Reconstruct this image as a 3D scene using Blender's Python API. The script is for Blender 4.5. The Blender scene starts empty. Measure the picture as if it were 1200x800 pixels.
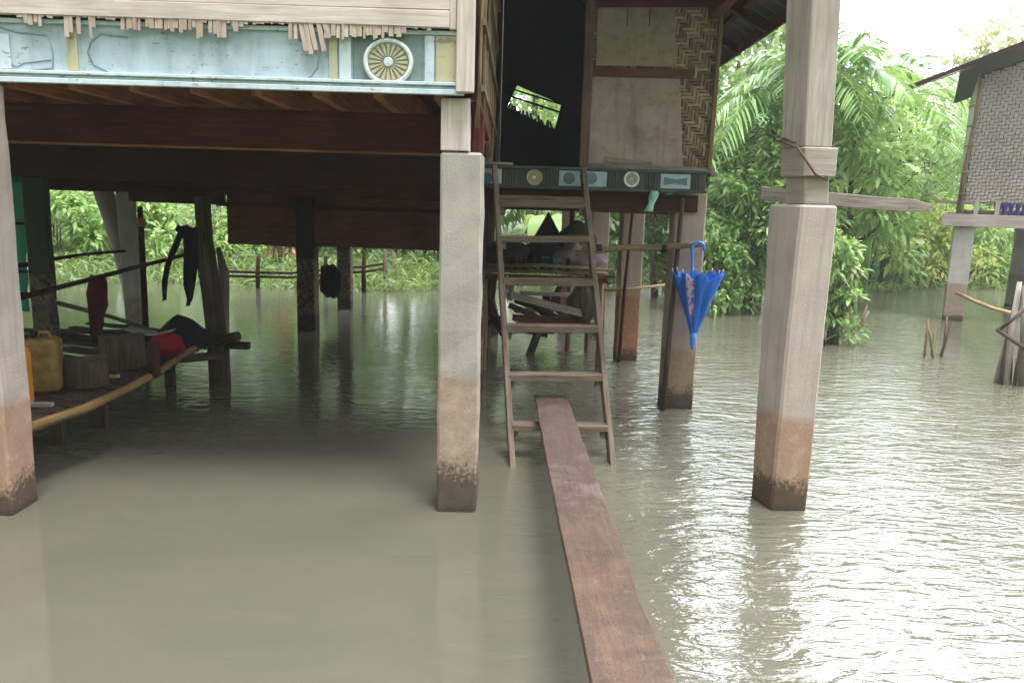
import bpy, math, random
import numpy as np
from mathutils import Vector, Matrix

random.seed(7); rng = np.random.default_rng(11)
R = math.radians
S = bpy.context.scene
C = S.collection

# ---------------------------------------------------------------- camera, world, sun, exposure
PITCH, ROLL, CAM_H, FPX = R(10.0), R(1.7), 1.6, 900.0
F = Vector((0, math.cos(PITCH), -math.sin(PITCH)))
U = Vector((0, math.sin(PITCH), math.cos(PITCH)))
CX = Vector((1, 0, 0)) * math.cos(ROLL) + U * math.sin(ROLL)
CY = -Vector((1, 0, 0)) * math.sin(ROLL) + U * math.cos(ROLL)
EYE = Vector((0, 0, CAM_H))
cam_d = bpy.data.cameras.new('camera'); cam = bpy.data.objects.new('camera', cam_d); C.objects.link(cam)
cam.matrix_world = Matrix(((CX.x, CY.x, -F.x, EYE.x), (CX.y, CY.y, -F.y, EYE.y), (CX.z, CY.z, -F.z, EYE.z), (0, 0, 0, 1)))
cam_d.sensor_width = 36; cam_d.lens = 36 * FPX / 1200; cam_d.clip_start = .05; cam_d.clip_end = 1500
S.camera = cam

SUN_EL, SUN_AZ = R(72), R(150)        # azimuth clockwise from +Y
w = bpy.data.worlds.new('World'); S.world = w; w.use_nodes = True
nt = w.node_tree; nt.nodes.clear()
sky = nt.nodes.new('ShaderNodeTexSky'); sky.sky_type = 'NISHITA'; sky.sun_disc = False
sky.sun_elevation = SUN_EL; sky.sun_rotation = SUN_AZ; sky.air_density = 1.0; sky.dust_density = 4.0; sky.ozone_density = 1.0
hs = nt.nodes.new('ShaderNodeHueSaturation'); hs.inputs['Saturation'].default_value = .10
gam = nt.nodes.new('ShaderNodeMix'); gam.data_type = 'RGBA'; gam.inputs[0].default_value = .75
gam.inputs[7].default_value = (7.8, 8.25, 8.75, 1)      # a closed cloud layer over most of the sky
bg = nt.nodes.new('ShaderNodeBackground'); bg.inputs[1].default_value = .07
wo = nt.nodes.new('ShaderNodeOutputWorld')
nt.links.new(sky.outputs[0], hs.inputs['Color']); nt.links.new(hs.outputs[0], gam.inputs[6])
# brighter cloud where the sun is hidden, over the trees at the right
tcw = nt.nodes.new('ShaderNodeTexCoord'); dot = nt.nodes.new('ShaderNodeVectorMath'); dot.operation = 'DOT_PRODUCT'
nrw = nt.nodes.new('ShaderNodeVectorMath'); nrw.operation = 'NORMALIZE'
gl = (math.sin(R(30)) * math.cos(R(26)), math.cos(R(30)) * math.cos(R(26)), math.sin(R(26)))
dot.inputs[1].default_value = gl
mrw = nt.nodes.new('ShaderNodeMapRange'); mrw.interpolation_type = 'SMOOTHSTEP'
mrw.inputs[1].default_value = .55; mrw.inputs[2].default_value = 1.0; mrw.inputs[3].default_value = 1.0; mrw.inputs[4].default_value = 7.5
vs = nt.nodes.new('ShaderNodeVectorMath'); vs.operation = 'SCALE'
nt.links.new(tcw.outputs['Generated'], nrw.inputs[0]); nt.links.new(nrw.outputs[0], dot.inputs[0]); nt.links.new(dot.outputs['Value'], mrw.inputs[0])
nt.links.new(gam.outputs[2], vs.inputs[0]); nt.links.new(mrw.outputs[0], vs.inputs['Scale'])
nt.links.new(vs.outputs[0], bg.inputs[0]); nt.links.new(bg.outputs[0], wo.inputs[0])

sun_d = bpy.data.lights.new('sun', 'SUN'); sun_d.energy = 1.5; sun_d.angle = R(20); sun_d.color = (1, .985, .965)
sun = bpy.data.objects.new('sun', sun_d); C.objects.link(sun)
sd = Vector((math.sin(SUN_AZ) * math.cos(SUN_EL), math.cos(SUN_AZ) * math.cos(SUN_EL), math.sin(SUN_EL)))
sun.rotation_euler = sd.to_track_quat('Z', 'Y').to_euler(); sun.location = (0, 0, 30)

S.view_settings.view_transform = 'Standard'; S.view_settings.look = 'None'
S.view_settings.exposure = 1.85; S.view_settings.gamma = 1
S.render.engine = 'CYCLES'
S.cycles.use_denoising = True
S.cycles.max_bounces = 8; S.cycles.diffuse_bounces = 3; S.cycles.glossy_bounces = 3
S.cycles.transmission_bounces = 4; S.cycles.volume_bounces = 1; S.cycles.transparent_max_bounces = 8
S.cycles.caustics_reflective = False; S.cycles.caustics_refractive = False
S.cycles.sample_clamp_indirect = 6

# ---------------------------------------------------------------- measuring helpers (pixels of the 1200x800 photograph)
def ray(px, py): return F + CX * ((px - 600) / FPX) - CY * ((py - 400) / FPX)
def P(px, py, Y): d = ray(px, py); return EYE + d * (Y / d.y)
def W(px, py, z=0.): d = ray(px, py); return EYE + d * ((z - CAM_H) / d.z)
def V(*a): return Vector(a)

# ---------------------------------------------------------------- mesh builder
class MB:
    def __init__(s): s.v = []; s.f = []; s.uv = []; s.mi = []; s.sm = []
    def face(s, idx, uvs, m=0, smooth=False): s.f.append(idx); s.uv.append(uvs); s.mi.append(m); s.sm.append(smooth)
    def hexa(s, c, m=0):
        """c: 8 corners, 0-3 bottom loop, 4-7 top loop"""
        c = [Vector(q) for q in c]; b = len(s.v); s.v += c
        o = random.random() * 20, random.random() * 20
        long_ax = max(((c[1] - c[0]).length, 0), ((c[3] - c[0]).length, 1), ((c[4] - c[0]).length, 2))[1]
        for q in ((0, 3, 2, 1), (4, 5, 6, 7), (0, 1, 5, 4), (1, 2, 6, 5), (2, 3, 7, 6), (3, 0, 4, 7)):
            p0, p1, p3 = c[q[0]], c[q[1]], c[q[3]]
            lu, lv = (p1 - p0).length, (p3 - p0).length
            axis = (c[1] - c[0], c[3] - c[0], c[4] - c[0])[long_ax]
            if abs((p1 - p0).normalized().dot(axis.normalized())) >= abs((p3 - p0).normalized().dot(axis.normalized())):
                uv = [(0, 0), (lu, 0), (lu, lv), (0, lv)]
            else:
                uv = [(0, 0), (0, lu), (lv, lu), (lv, 0)]
            s.face([b + k for k in q], [(u + o[0], t + o[1] + .37 * q[0]) for u, t in uv], m)
    def box(s, x0, x1, y0, y1, z0, z1, m=0):
        s.hexa([(x0, y0, z0), (x1, y0, z0), (x1, y1, z0), (x0, y1, z0), (x0, y0, z1), (x1, y0, z1), (x1, y1, z1), (x0, y1, z1)], m)
    def beam(s, a, b, wd, th, up=(0, 0, 1), n=1, wob=0., taper=1., m=0):
        """board from a to b; wd across, th along up; n pieces with a little wander"""
        a, b = Vector(a), Vector(b); d = (b - a).normalized(); up = Vector(up)
        sd_ = d.cross(up)
        if sd_.length < 1e-4: sd_ = d.cross(Vector((0, 1, 0)))
        sd_.normalize(); up = sd_.cross(d).normalized()
        L = (b - a).length; o = random.random() * 20, random.random() * 20
        rings = []
        for i in range(n + 1):
            t = i / n; p = a.lerp(b, t)
            if 0 < i < n: p = p + sd_ * random.uniform(-wob, wob) + up * random.uniform(-wob, wob)
            k = 1 + (taper - 1) * t; ww = wd / 2 * k * (1 + random.uniform(-wob, wob) * 3); tt = th / 2 * k
            r = []
            for sx, sz in ((-1, -1), (1, -1), (1, 1), (-1, 1)):
                s.v.append(p + sd_ * sx * ww + up * sz * tt); r.append(len(s.v) - 1)
            rings.append(r)
        vv = [0, wd, wd + th, 2 * wd + th, 2 * wd + 2 * th]
        for i in range(n):
            u0, u1 = L * i / n + o[0], L * (i + 1) / n + o[0]
            for k in range(4):
                k2 = (k + 1) % 4
                s.face([rings[i][k], rings[i][k2], rings[i + 1][k2], rings[i + 1][k]],
                       [(u0, vv[k] + o[1]), (u0, vv[k + 1] + o[1]), (u1, vv[k + 1] + o[1]), (u1, vv[k] + o[1])], m)
        for r, fl in ((rings[0], True), (rings[-1], False)):
            q = r[::-1] if fl else r
            s.face(q, [(o[0], o[1]), (o[0] + .01, o[1] + wd), (o[0] + .03, o[1] + wd), (o[0] + .02, o[1])], m)
    def tube(s, pts, rad, seg=8, m=0, cap=True, smooth=True):
        pts = [Vector(p) for p in pts]; n = len(pts)
        if not hasattr(rad, '__len__'): rad = [rad] * n
        o = random.random() * 20, random.random() * 20
        t0 = (pts[1] - pts[0]).normalized(); u = t0.orthogonal().normalized()
        rings = []; L = 0; Ls = []
        for i in range(n):
            t = (pts[min(i + 1, n - 1)] - pts[max(i - 1, 0)]).normalized()
            u = (u - t * u.dot(t)).normalized(); v = t.cross(u)
            r = []
            for k in range(seg):
                a = 2 * math.pi * k / seg
                s.v.append(pts[i] + (u * math.cos(a) + v * math.sin(a)) * rad[i]); r.append(len(s.v) - 1)
            rings.append(r); Ls.append(L)
            if i < n - 1: L += (pts[i + 1] - pts[i]).length
        cir = 2 * math.pi * max(rad) / seg
        for i in range(n - 1):
            for k in range(seg):
                k2 = (k + 1) % seg
                s.face([rings[i][k], rings[i][k2], rings[i + 1][k2], rings[i + 1][k]],
                       [(Ls[i] + o[0], k * cir + o[1]), (Ls[i] + o[0], (k + 1) * cir + o[1]), (Ls[i + 1] + o[0], (k + 1) * cir + o[1]), (Ls[i + 1] + o[0], k * cir + o[1])], m, smooth)
        if cap:
            s.face(rings[0][::-1], [(o[0], o[1] + .01 * k) for k in range(seg)], m)
            s.face(rings[-1], [(o[0], o[1] + .01 * k) for k in range(seg)], m)
    def grid(s, pts, m=0, smooth=True, close=False):
        """pts[i][j] -> surface"""
        b = len(s.v); ni, nj = len(pts), len(pts[0])
        for row in pts: s.v += [Vector(p) for p in row]
        for i in range(ni - 1):
            for j in range(nj if close else nj - 1):
                j2 = (j + 1) % nj
                s.face([b + i * nj + j, b + i * nj + j2, b + (i + 1) * nj + j2, b + (i + 1) * nj + j],
                       [(i * .05, j * .05), (i * .05, (j + 1) * .05), ((i + 1) * .05, (j + 1) * .05), ((i + 1) * .05, j * .05)], m, smooth)
    def torus(s, c, rx, rz, r, seg=32, m=0):
        c = Vector(c); pts = []
        for i in range(seg + 1):
            a = 2 * math.pi * i / seg; n = Vector((math.cos(a), 0, math.sin(a)))
            pts.append([c + Vector((math.cos(a) * rx, 0, math.sin(a) * rz)) + (n * math.cos(b_) + Vector((0, 1, 0)) * math.sin(b_)) * r for b_ in [2 * math.pi * k / 8 for k in range(8)]])
        s.grid(pts, m, True, True)
    def build(s, name, mat, parent=None, bevel=0., label=None, thick=0.):
        me = bpy.data.meshes.new(name)
        off = Vector((0, 0, 0)); q = parent
        while q is not None: off += q.location; q = q.parent
        me.from_pydata([tuple(v - off) for v in s.v], [], s.f)
        uvl = me.uv_layers.new(name='UVMap')
        uvl.data.foreach_set('uv', [c for f_ in s.uv for p_ in f_ for c in p_])
        for m_ in (mat if isinstance(mat, (list, tuple)) else [mat]): me.materials.append(m_)
        me.polygons.foreach_set('material_index', s.mi); me.polygons.foreach_set('use_smooth', s.sm)
        me.update()
        o = bpy.data.objects.new(name, me); C.objects.link(o)
        if parent is not None: o.parent = parent
        if label: o['label'] = label
        if thick:
            md = o.modifiers.new('thickness', 'SOLIDIFY'); md.thickness = thick; md.offset = 0
        if bevel:
            md = o.modifiers.new('edge', 'BEVEL'); md.width = bevel; md.segments = 1; md.limit_method = 'ANGLE'; md.angle_limit = R(40)
        return o

def tag(o, label=None, cat=None, group=None, kind=None):
    if label: o['label'] = label
    if cat: o['category'] = cat
    if group: o['group'] = group
    if kind: o['kind'] = kind
    return o
def empty(name, loc, label, cat, group=None):
    o = bpy.data.objects.new(name, None); C.objects.link(o); o.location = loc; o.empty_display_size = .1
    return tag(o, label, cat, group)

# ---------------------------------------------------------------- materials
def lin(h):
    c = [int(h[i:i + 2], 16) / 255 for i in (0, 2, 4)]
    return tuple(x / 12.92 if x < .04045 else ((x + .055) / 1.055) ** 2.4 for x in c) + (1,)
class NT:
    def __init__(s, name):
        s.m = bpy.data.materials.new(name); s.m.use_nodes = True; s.t = s.m.node_tree
        s.b = s.t.nodes['Principled BSDF']; s.out = s.t.nodes['Material Output']
    def n(s, ty, **k):
        q = s.t.nodes.new(ty)
        for a, v in k.items(): setattr(q, a, v)
        return q
    def l(s, a, b): s.t.links.new(a, b)
    def coord(s, kind='Object', scale=(1, 1, 1), rot=(0, 0, 0)):
        tc = s.n('ShaderNodeTexCoord'); mp = s.n('ShaderNodeMapping')
        mp.inputs['Scale'].default_value = scale; mp.inputs['Rotation'].default_value = rot
        s.l(tc.outputs[kind], mp.inputs[0]); return mp.outputs[0]
    def noise(s, vec, scale, detail=4, rough=.55, dist=0.):
        q = s.n('ShaderNodeTexNoise'); q.inputs['Scale'].default_value = scale; q.inputs['Detail'].default_value = detail
        q.inputs['Roughness'].default_value = rough; q.inputs['Distortion'].default_value = dist
        if vec is not None: s.l(vec, q.inputs['Vector'])
        return q.outputs['Fac']
    def ramp(s, fac, stops):
        q = s.n('ShaderNodeValToRGB'); e = q.color_ramp.elements
        while len(e) < len(stops): e.new(.5)
        for i, (p, c) in enumerate(stops):
            e[i].position = p; e[i].color = c if len(c) == 4 else tuple(c) + (1,)
        s.l(fac, q.inputs[0]); return q.outputs[0]
    def mix(s, fac, a, b, mode='MIX'):
        q = s.n('ShaderNodeMix', data_type='RGBA', blend_type=mode)
        for v, i in ((fac, 0), (a, 6), (b, 7)):
            if isinstance(v, (int, float, tuple)): q.inputs[i].default_value = v
            else: s.l(v, q.inputs[i])
        return q.outputs[2]
    def math(s, op, a, b=0., clamp=False):
        q = s.n('ShaderNodeMath', operation=op, use_clamp=clamp)
        for v, i in ((a, 0), (b, 1)):
            if isinstance(v, (int, float)): q.inputs[i].default_value = v
            else: s.l(v, q.inputs[i])
        return q.outputs[0]
    def mrange(s, v, a, b, c=0., d=1.):
        q = s.n('ShaderNodeMapRange'); s.l(v, q.inputs[0])
        for i, k in enumerate((a, b, c, d)): q.inputs[i + 1].default_value = k
        return q.outputs[0]
    def bump(s, h, strength=.4, dist=.01, prev=None):
        q = s.n('ShaderNodeBump'); q.inputs['Strength'].default_value = strength; q.inputs['Distance'].default_value = dist
        s.l(h, q.inputs['Height'])
        if prev is not None: s.l(prev, q.inputs['Normal'])
        s.l(q.outputs[0], s.b.inputs['Normal']); return q.outputs[0]
    def col(s, c):
        if isinstance(c, tuple): s.b.inputs['Base Color'].default_value = c
        else: s.l(c, s.b.inputs['Base Color'])
        return s
    def rough(s, r, spec=.3): s.b.inputs['Roughness'].default_value = r; s.b.inputs['Specular IOR Level'].default_value = spec; return s

def wood(name, dark, light, stain=None, rough=.8, grain=1., bump=.5):
    q = NT(name); v = q.coord('UV', (2.2 * grain, 34 * grain, 1))
    g = q.noise(v, 1.6, 6, .65, .4)
    g2 = q.noise(q.coord('UV', (5, 140, 1)), 1.2, 3, .6)
    big = q.noise(q.coord('Object'), 2.3, 4)
    c = q.ramp(g, [(.3, lin(dark)), (.72, lin(light))])
    c = q.mix(q.mrange(g2, .5, .75, 0, .55), c, lin(dark))
    c = q.mix(q.mrange(big, .45, .8, 0, .7), c, lin(stain or dark))
    q.col(c).rough(rough, .2)
    q.bump(q.math('ADD', g, q.math('MULTIPLY', g2, .5)), bump, .006)
    return q.m
def plain(name, c, rough=.7, var=.25, scale=6, spec=.3, dirt='2a211a', bump=.2, metal=0.):
    q = NT(name); v = q.coord('Object')
    n1 = q.noise(v, scale, 5, .6); n2 = q.noise(v, scale * 7, 3)
    q.col(q.mix(q.mrange(n1, .4, .85, 0, var), lin(c), lin(dirt))).rough(rough, spec)
    q.b.inputs['Metallic'].default_value = metal
    q.bump(n2, bump, .004); return q.m

def board(name, base, dirt):
    q = NT(name); v = q.coord('Object')
    n1 = q.noise(v, 2.6, 6, .7, .6); n2 = q.noise(v, 11, 6, .75, .3); n3 = q.noise(v, 60, 3); dr = q.noise(q.coord('Object', (9, 9, .7)), 2, 4)
    c = q.mix(q.mrange(n1, .42, .7, 0, .55), lin(base), lin(dirt))
    c = q.mix(q.mrange(n2, .52, .72, 0, .6), c, lin(dirt)); c = q.mix(q.mrange(dr, .55, .75, 0, .4), c, lin('4a3f36'))
    c = q.mix(q.mrange(n2, .3, .42, .35, 0), c, lin('bdb4ac')); c = q.mix(q.mrange(n3, .66, .75, 0, .5), c, lin('3a3029'))
    q.col(c).rough(.92, .2); q.bump(q.math('ADD', n2, n3), .5, .004); return q.m
def paint(name, base, grime, under):
    q = NT(name); v = q.coord('Object')
    n1 = q.noise(v, 3.5, 5, .65, .4); n2 = q.noise(v, 18, 6, .75, .3); n3 = q.noise(q.coord('Object', (3, 3, 40)), 2, 5, .7)
    dr = q.noise(q.coord('Object', (16, 16, 1.2)), 1.6, 4, .6)
    c = q.mix(q.mrange(n1, .4, .7, 0, .6), lin(base), lin(grime)); c = q.mix(q.mrange(dr, .5, .72, 0, .45), c, lin(grime))
    chip = q.math('ADD', q.math('MULTIPLY', n2, .6), q.math('MULTIPLY', n3, .4))
    c = q.mix(q.mrange(chip, .575, .60, 0, .85), c, lin(under))
    q.col(c).rough(.8, .25); q.bump(q.math('SUBTRACT', q.noise(v, 70, 3), q.mrange(chip, .575, .6)), .4, .004); return q.m
def concrete(name, top='a8988e', mid='a9826a', damp='2c2a20', edge=.78, moss=.42):
    q = NT(name); v = q.coord('Object')
    n1 = q.noise(v, 3.2, 6, .62); n2 = q.noise(v, 26, 5, .7); n3 = q.noise(v, 90, 3)
    tc = q.n('ShaderNodeTexCoord'); sp = q.n('ShaderNodeSeparateXYZ'); q.l(tc.outputs['Object'], sp.inputs[0])
    z = sp.outputs[2]
    zz = q.math('ADD', q.math('ADD', z, q.math('MULTIPLY', q.math('SUBTRACT', n1, .5), .12)), q.math('MULTIPLY', q.math('SUBTRACT', q.noise(v, .8, 1), .5), .25))
    c = q.mix(q.mrange(n1, .35, .75), lin(top), tuple(x * .72 for x in lin(top)[:3]) + (1,))
    streak = q.noise(q.coord('Object', (14, 14, .8)), 2, 4)
    c = q.mix(q.mrange(streak, .5, .75, 0, .6), c, tuple(x * .6 for x in lin(top)[:3]) + (1,))
    lo = q.mix(q.mrange(n2, .4, .68), lin(mid), lin('8f7763'))
    lo = q.mix(q.mrange(q.noise(v, 13, 5, .7), .5, .62, 0, .55), lo, tuple(min(1, x * 1.45) for x in lin(mid)[:3]) + (1,))
    c = q.mix(q.mrange(zz, edge - .03, edge + .03, 1, 0), c, lo)
    # dark algae that thickens towards the water line
    big_ = q.noise(v, 1.3, 2)
    fine = q.noise(v, 42, 6, .75)
    hgt = q.math('ADD', q.mrange(q.math('ADD', z, q.math('MULTIPLY', q.math('SUBTRACT', big_, .5), .45)), 0, moss, .42, -.24), q.math('ADD', q.math('MULTIPLY', fine, .65), q.math('MULTIPLY', n2, .35)))
    c = q.mix(q.mrange(hgt, .52, .66, 0, .8), c, lin(damp))
    c = q.mix(q.mrange(q.math('ADD', z, q.math('MULTIPLY', n2, .05)), .02, .07, .6, 0), c, lin('2a251b'))
    pit = q.noise(v, 60, 2); c = q.mix(q.mrange(pit, .68, .76, 0, .4), c, lin('5f5048'))
    q.col(c).rough(.88, .25)
    q.bump(q.math('ADD', q.math('MULTIPLY', n2, .6), n3), .45, .005)
    return q.m

def leafmat(name, a, b, c=None, trans=.35, rough=.42, spot=None):
    q = NT(name)
    g = q.n('ShaderNodeNewGeometry'); r = g.outputs['Random Per Island']
    big = q.noise(q.coord('Object'), .9, 3)
    f_ = q.math('ADD', q.math('MULTIPLY', r, .7), q.math('MULTIPLY', big, .45))
    stops = [(.15, lin(a)), (.62, lin(b))] + ([(.97, lin(c))] if c else [])
    col = q.ramp(f_, stops)
    hsv = q.n('ShaderNodeHueSaturation'); hsv.inputs['Saturation'].default_value = .84; q.l(col, hsv.inputs['Color']); col = hsv.outputs[0]
    if spot: col = q.mix(q.math('GREATER_THAN', r, .93), col, lin(spot))
    q.col(col).rough(rough, .45)
    tr = q.n('ShaderNodeBsdfTranslucent'); mx = q.n('ShaderNodeMixShader'); mx.inputs[0].default_value = trans
    q.l(q.mix(.5, col, lin('a4b860'), 'MIX'), tr.inputs[0]); q.l(q.b.outputs[0], mx.inputs[1]); q.l(tr.outputs[0], mx.inputs[2])
    q.l(mx.outputs[0], q.out.inputs[0]); return q.m

M = {}
M['conc_pink'] = concrete('pinkish concrete', 'b5a8a1', '9f8372', edge=.56, moss=.30)
M['conc'] = concrete('grey concrete', 'aaa39b', 'a08f80', edge=.78, moss=.50)
M['conc_back'] = concrete('stained concrete', 'a59085', '93634a', '26271c', edge=.72, moss=.34)
M['conc_mid'] = concrete('pink grey concrete', 'a8958b', '82705f', '23221a', edge=.46, moss=.30)
M['conc_white'] = concrete('whitewash', 'c3c0bb', 'a8a094', edge=.5, moss=.2)
M['conc_black'] = concrete('dark shaded post', '2e2823', '28221d', '14120f', edge=.9, moss=.3)  # shade under the floor is put into this dark post colour
M['conc_far'] = concrete('pale concrete', 'b5b2ad', '8e8276', edge=.6, moss=.1)
M['conc_dark'] = concrete('shaded mossy concrete', '39443c', '2a302a', '171a15', edge=.9, moss=.3)  # moss green, with the shade under the house put into the colour
M['plank_pink'] = wood('weathered pinkish plank', 'b3a49d', 'dfd4d0', 'a0928b', .85, .7, .35)
M['wood_grey'] = wood('grey weathered wood', '6b625b', 'a39a91', '585049')
M['wood_pale'] = wood('pale weathered wood', '968a82', 'bcb2aa', '827770', .85, .8, .35)
M['wood_brown'] = wood('brown wood', '3a1b13', '663426', '28130d')
M['wood_dark'] = wood('dark brown wood', '2a1611', '46281f', '1c0f0c')
M['wood_low'] = wood('brown hanging boards', '5c382a', '8a5a48', '40261c')
M['pole_dark'] = wood('dark grey brown pole', '332b26', '6a5d54', '241e1a')
M['wood_red'] = wood('reddish joist wood', '7a4c34', 'b88458', '5c3826')
M['ladder'] = wood('ladder wood', '4f433a', '8a7a6c', '3a302a', .82, 1.1)
M['door_post'] = wood('door post wood', '4f4033', '84705a', '3a2e25')
M['bamboo'] = wood('bamboo', '8a7450', 'c0a878', '6a5638', .5, .6, .15)
M['bamboo_old'] = wood('old bamboo', '594a38', '94805f', '3c3026', .6, .8, .2)
M['bamboo_gold'] = wood('golden bamboo edge', '6e5636', '9c7f52', '4e3a24', .5, .6, .2)
M['bark'] = wood('bark', '4a3d31', '85786a', '3a3326', .9, .35, .9)
M['stump'] = wood('stump bark', '2a211c', '665849', '1c1613', .95, .5, 1.)
M['stump_top'] = plain('cut stump top', '564a40', .9, .6, 12)
M['deck'] = wood('dark damp decking', '241c17', '5d5046', '1a1411')
M['black'] = plain('black and room shade', '0b0a09', .85, .2)  # near-black puts the room's darkness into its walls, ceiling and bars
M['rubber'] = plain('black cloth', '17151a', .9, .3)
M['panel'] = board('weathered board', '968a7c', '5a4c40')
M['panel_lo'] = board('pale weathered board', 'a3958b', '64544a')
M['batten'] = wood('brown batten', '4f3128', '7a5142', '3d251e')
M['strip'] = wood('split bamboo strip', '52402f', '9a8468', '362a20', .7, .8, .3)
q = NT('split strip weave'); g = q.n('ShaderNodeNewGeometry')
gr = q.noise(q.coord('UV', (3, 60, 1)), 1.5, 5, .65)
c = q.ramp(g.outputs['Random Per Island'], [(.0, lin('6c5848')), (.35, lin('84705c')), (.75, lin('988670')), (1., lin('aca08e'))])
c = q.mix(q.mrange(gr, .5, .75, 0, .55), c, lin('4c382a')); c = q.mix(q.mrange(q.noise(q.coord('Object'), 2.5, 4), .5, .75, 0, .5), c, lin('4c3c30'))
q.col(c).rough(.75, .25); q.bump(gr, .5, .003); M['weave'] = q.m
M['strip_pale'] = wood('pale split bamboo', '9a8678', 'cfc0b2', '7c6b60', .7, .8, .3)
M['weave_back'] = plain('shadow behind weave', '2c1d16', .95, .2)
M['blue_paint'] = paint('weathered pale blue paint', 'b4c4cf', '8798a2', '8f8378')
M['blue_trim'] = paint('light blue trim paint', 'cad7df', '98abb4', '8f8378')
M['white_paint'] = plain('chalky white paint', 'd2dad8', .75, .3, 12, dirt='98a09c')
M['grey_green'] = paint('grey green paint', '7a8c8e', '5a6864', '6e655a')
M['yellow_paint'] = paint('faded yellow paint', 'bab28c', '98a096', '8f8474')
M['dk_green'] = paint('dark grey green paint', '4a5450', '2c322e', '4c4238')
M['dk_brown_paint'] = plain('brown green paint', '55524a', .8, .4, 8)
M['ring_y'] = plain('yellow ring paint', 'b3ab7a', .8, .4, 14, dirt='6d6750')
M['steel_blue'] = plain('dull blue paint', '5f7a88', .8, .5, 14, dirt='3d4d55')
M['pale_blue'] = plain('chalky pale blue paint', 'a3b4ba', .8, .4, 16, dirt='687a80')
M['disc'] = plain('weathered grey disc paint', '9a9d90', .85, .5, 20)
M['engrave'] = plain('grey carved line', '8f9ea2', .9, .3, 9)
M['tin'] = plain('dark tin sheet', '33363c', .5, .5, 3, .5, '4a2a20', .2, .4)
M['thatch'] = plain('dark fascia wood', '5a3a34', .8, .5)
M['blue_cloth'] = plain('blue umbrella cloth', '1a66cc', .6, .5, 9, .4, '104098', .4)
M['blue_plastic'] = plain('light blue plastic', '2d82dc', .35, .1, 8, .5)
M['yellow_can'] = plain('yellow plastic', 'd68c12', .4, .3, 5, .5, '9a5f12')
M['old_can'] = plain('dirty yellow plastic', '846a34', .6, .95, 14, .4, '33240f')
M['white_cloth'] = plain('grey white cloth', '9d9aa0', .85, .2, 6, dirt='6b6a70')
M['red_cloth'] = plain('red cloth', '8c0f1c', .85, .3, 9)
M['dk_red'] = plain('dark red cloth', '4f0f14', .9, .35, 8)
M['green_net'] = plain('turquoise green tarp', '2aa887', .6, .4, 7, .4, '1f6a58', .5)
M['teal_strip'] = plain('pale teal strip', '8fc2b8', .6, .3, 20)
M['purple'] = plain('purple cloth', '3f2470', .8, .3, 20)
M['sack'] = plain('grey pink sack', '8d7c80', .85, .5, 10)
M['green_tarp'] = plain('dark olive tarp', '38402a', .7, .4, 6)
M['wire'] = plain('rusty wire', '5e463c', .7, .3)
M['earth'] = plain('wet brown earth', '4b4231', .9, .6, 1.5, dirt='39402a')
q = NT('grey woven cane')
M['grey_weave'] = wood('grey woven cane', '8f8780', 'b4aca4', '807871', .8, .8, .3)

# umbrella panel with a pink and white print
q = NT('printed umbrella cloth'); v = q.coord('Object')
n1 = q.noise(v, 13, 3); n2 = q.noise(v, 34, 3)
c = q.mix(q.math('GREATER_THAN', n2, .55), lin('a89cb8'), lin('94506e'))
c = q.mix(q.math('GREATER_THAN', n1, .60), c, lin('2a52c8'))
q.col(c).rough(.5, .4); M['print'] = q.m

# plank with worn purple-brown paint
q = NT('worn walkway plank'); v = q.coord('Object')
g = q.noise(q.coord('UV', (2.5, 40, 1)), 1.5, 5, .65); n1 = q.noise(v, 2.6, 5, .6, .5); n2 = q.noise(v, 9, 5, .65); n3 = q.noise(v, 110, 3)
c = q.ramp(n1, [(.35, lin('5a4a41')), (.5, lin('4c3c34')), (.68, lin('6a5d55'))])
c = q.mix(q.mrange(n2, .5, .62, 0, .65), c, lin('4a3230'))
tc = q.n('ShaderNodeTexCoord'); sp = q.n('ShaderNodeSeparateXYZ'); q.l(tc.outputs['Object'], sp.inputs[0])
brown = q.mix(q.mrange(n2, .4, .7), lin('5a4534'), lin('3f2f25'))
c = q.mix(q.mrange(q.math('ADD', sp.outputs[1], q.math('MULTIPLY', n1, 1.2)), 2.9, 3.8, 1, 0), c, brown)
c = q.mix(q.mrange(g, .48, .7, 0, .55), c, lin('3a2a25'))
sc_ = q.noise(q.coord('UV', (1.2, 9, 1)), 2.2, 6, .7, .5); c = q.mix(q.mrange(sc_, .5, .66, 0, .55), c, lin('3d2d28')); c = q.mix(q.mrange(q.noise(v, 22, 5, .7), .56, .7, 0, .25), c, lin('86766c'))
q.col(c).rough(.6, .4); q.bump(q.math('ADD', n3, g), .5, .004); M['plank'] = q.m

# muddy flood water
q = NT('muddy flood water')
n0 = q.noise(q.coord('Object'), .35, 3)
sw = q.noise(q.coord('Object', (1, 1.6, 1), (0, 0, R(20))), .9, 5, .6, 2.2)
q.col(q.mix(q.mrange(sw, .3, .75, 0, .5), q.mix(n0, lin('555449'), lin('605e51')), lin('696558'))).rough(.035, .5)
q.b.inputs['IOR'].default_value = 1.5
tc = q.n('ShaderNodeTexCoord'); sp = q.n('ShaderNodeSeparateXYZ'); q.l(tc.outputs['Object'], sp.inputs[0])
wob = q.noise(q.coord('Object'), .7, 3)
xx = q.math('ADD', sp.outputs[0], q.math('MULTIPLY', wob, 1.1))
xx = q.math('SUBTRACT', xx, q.math('MULTIPLY', sp.outputs[1], .02))
open_ = q.mrange(xx, .1, 1.7, .05, 1)                       # breeze reaches the open water beside the house
back = q.mrange(sp.outputs[1], 4.2, 6, 0, .2)
amt = q.math('MAXIMUM', open_, back)
r1 = q.noise(q.coord('Object', (4.6, 13, 1), (0, 0, R(-22))), 1.0, 3, .5, .9)
r2 = q.noise(q.coord('Object', (11, 25, 1), (0, 0, R(-10))), 1.0, 3, .6, .4)
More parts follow.
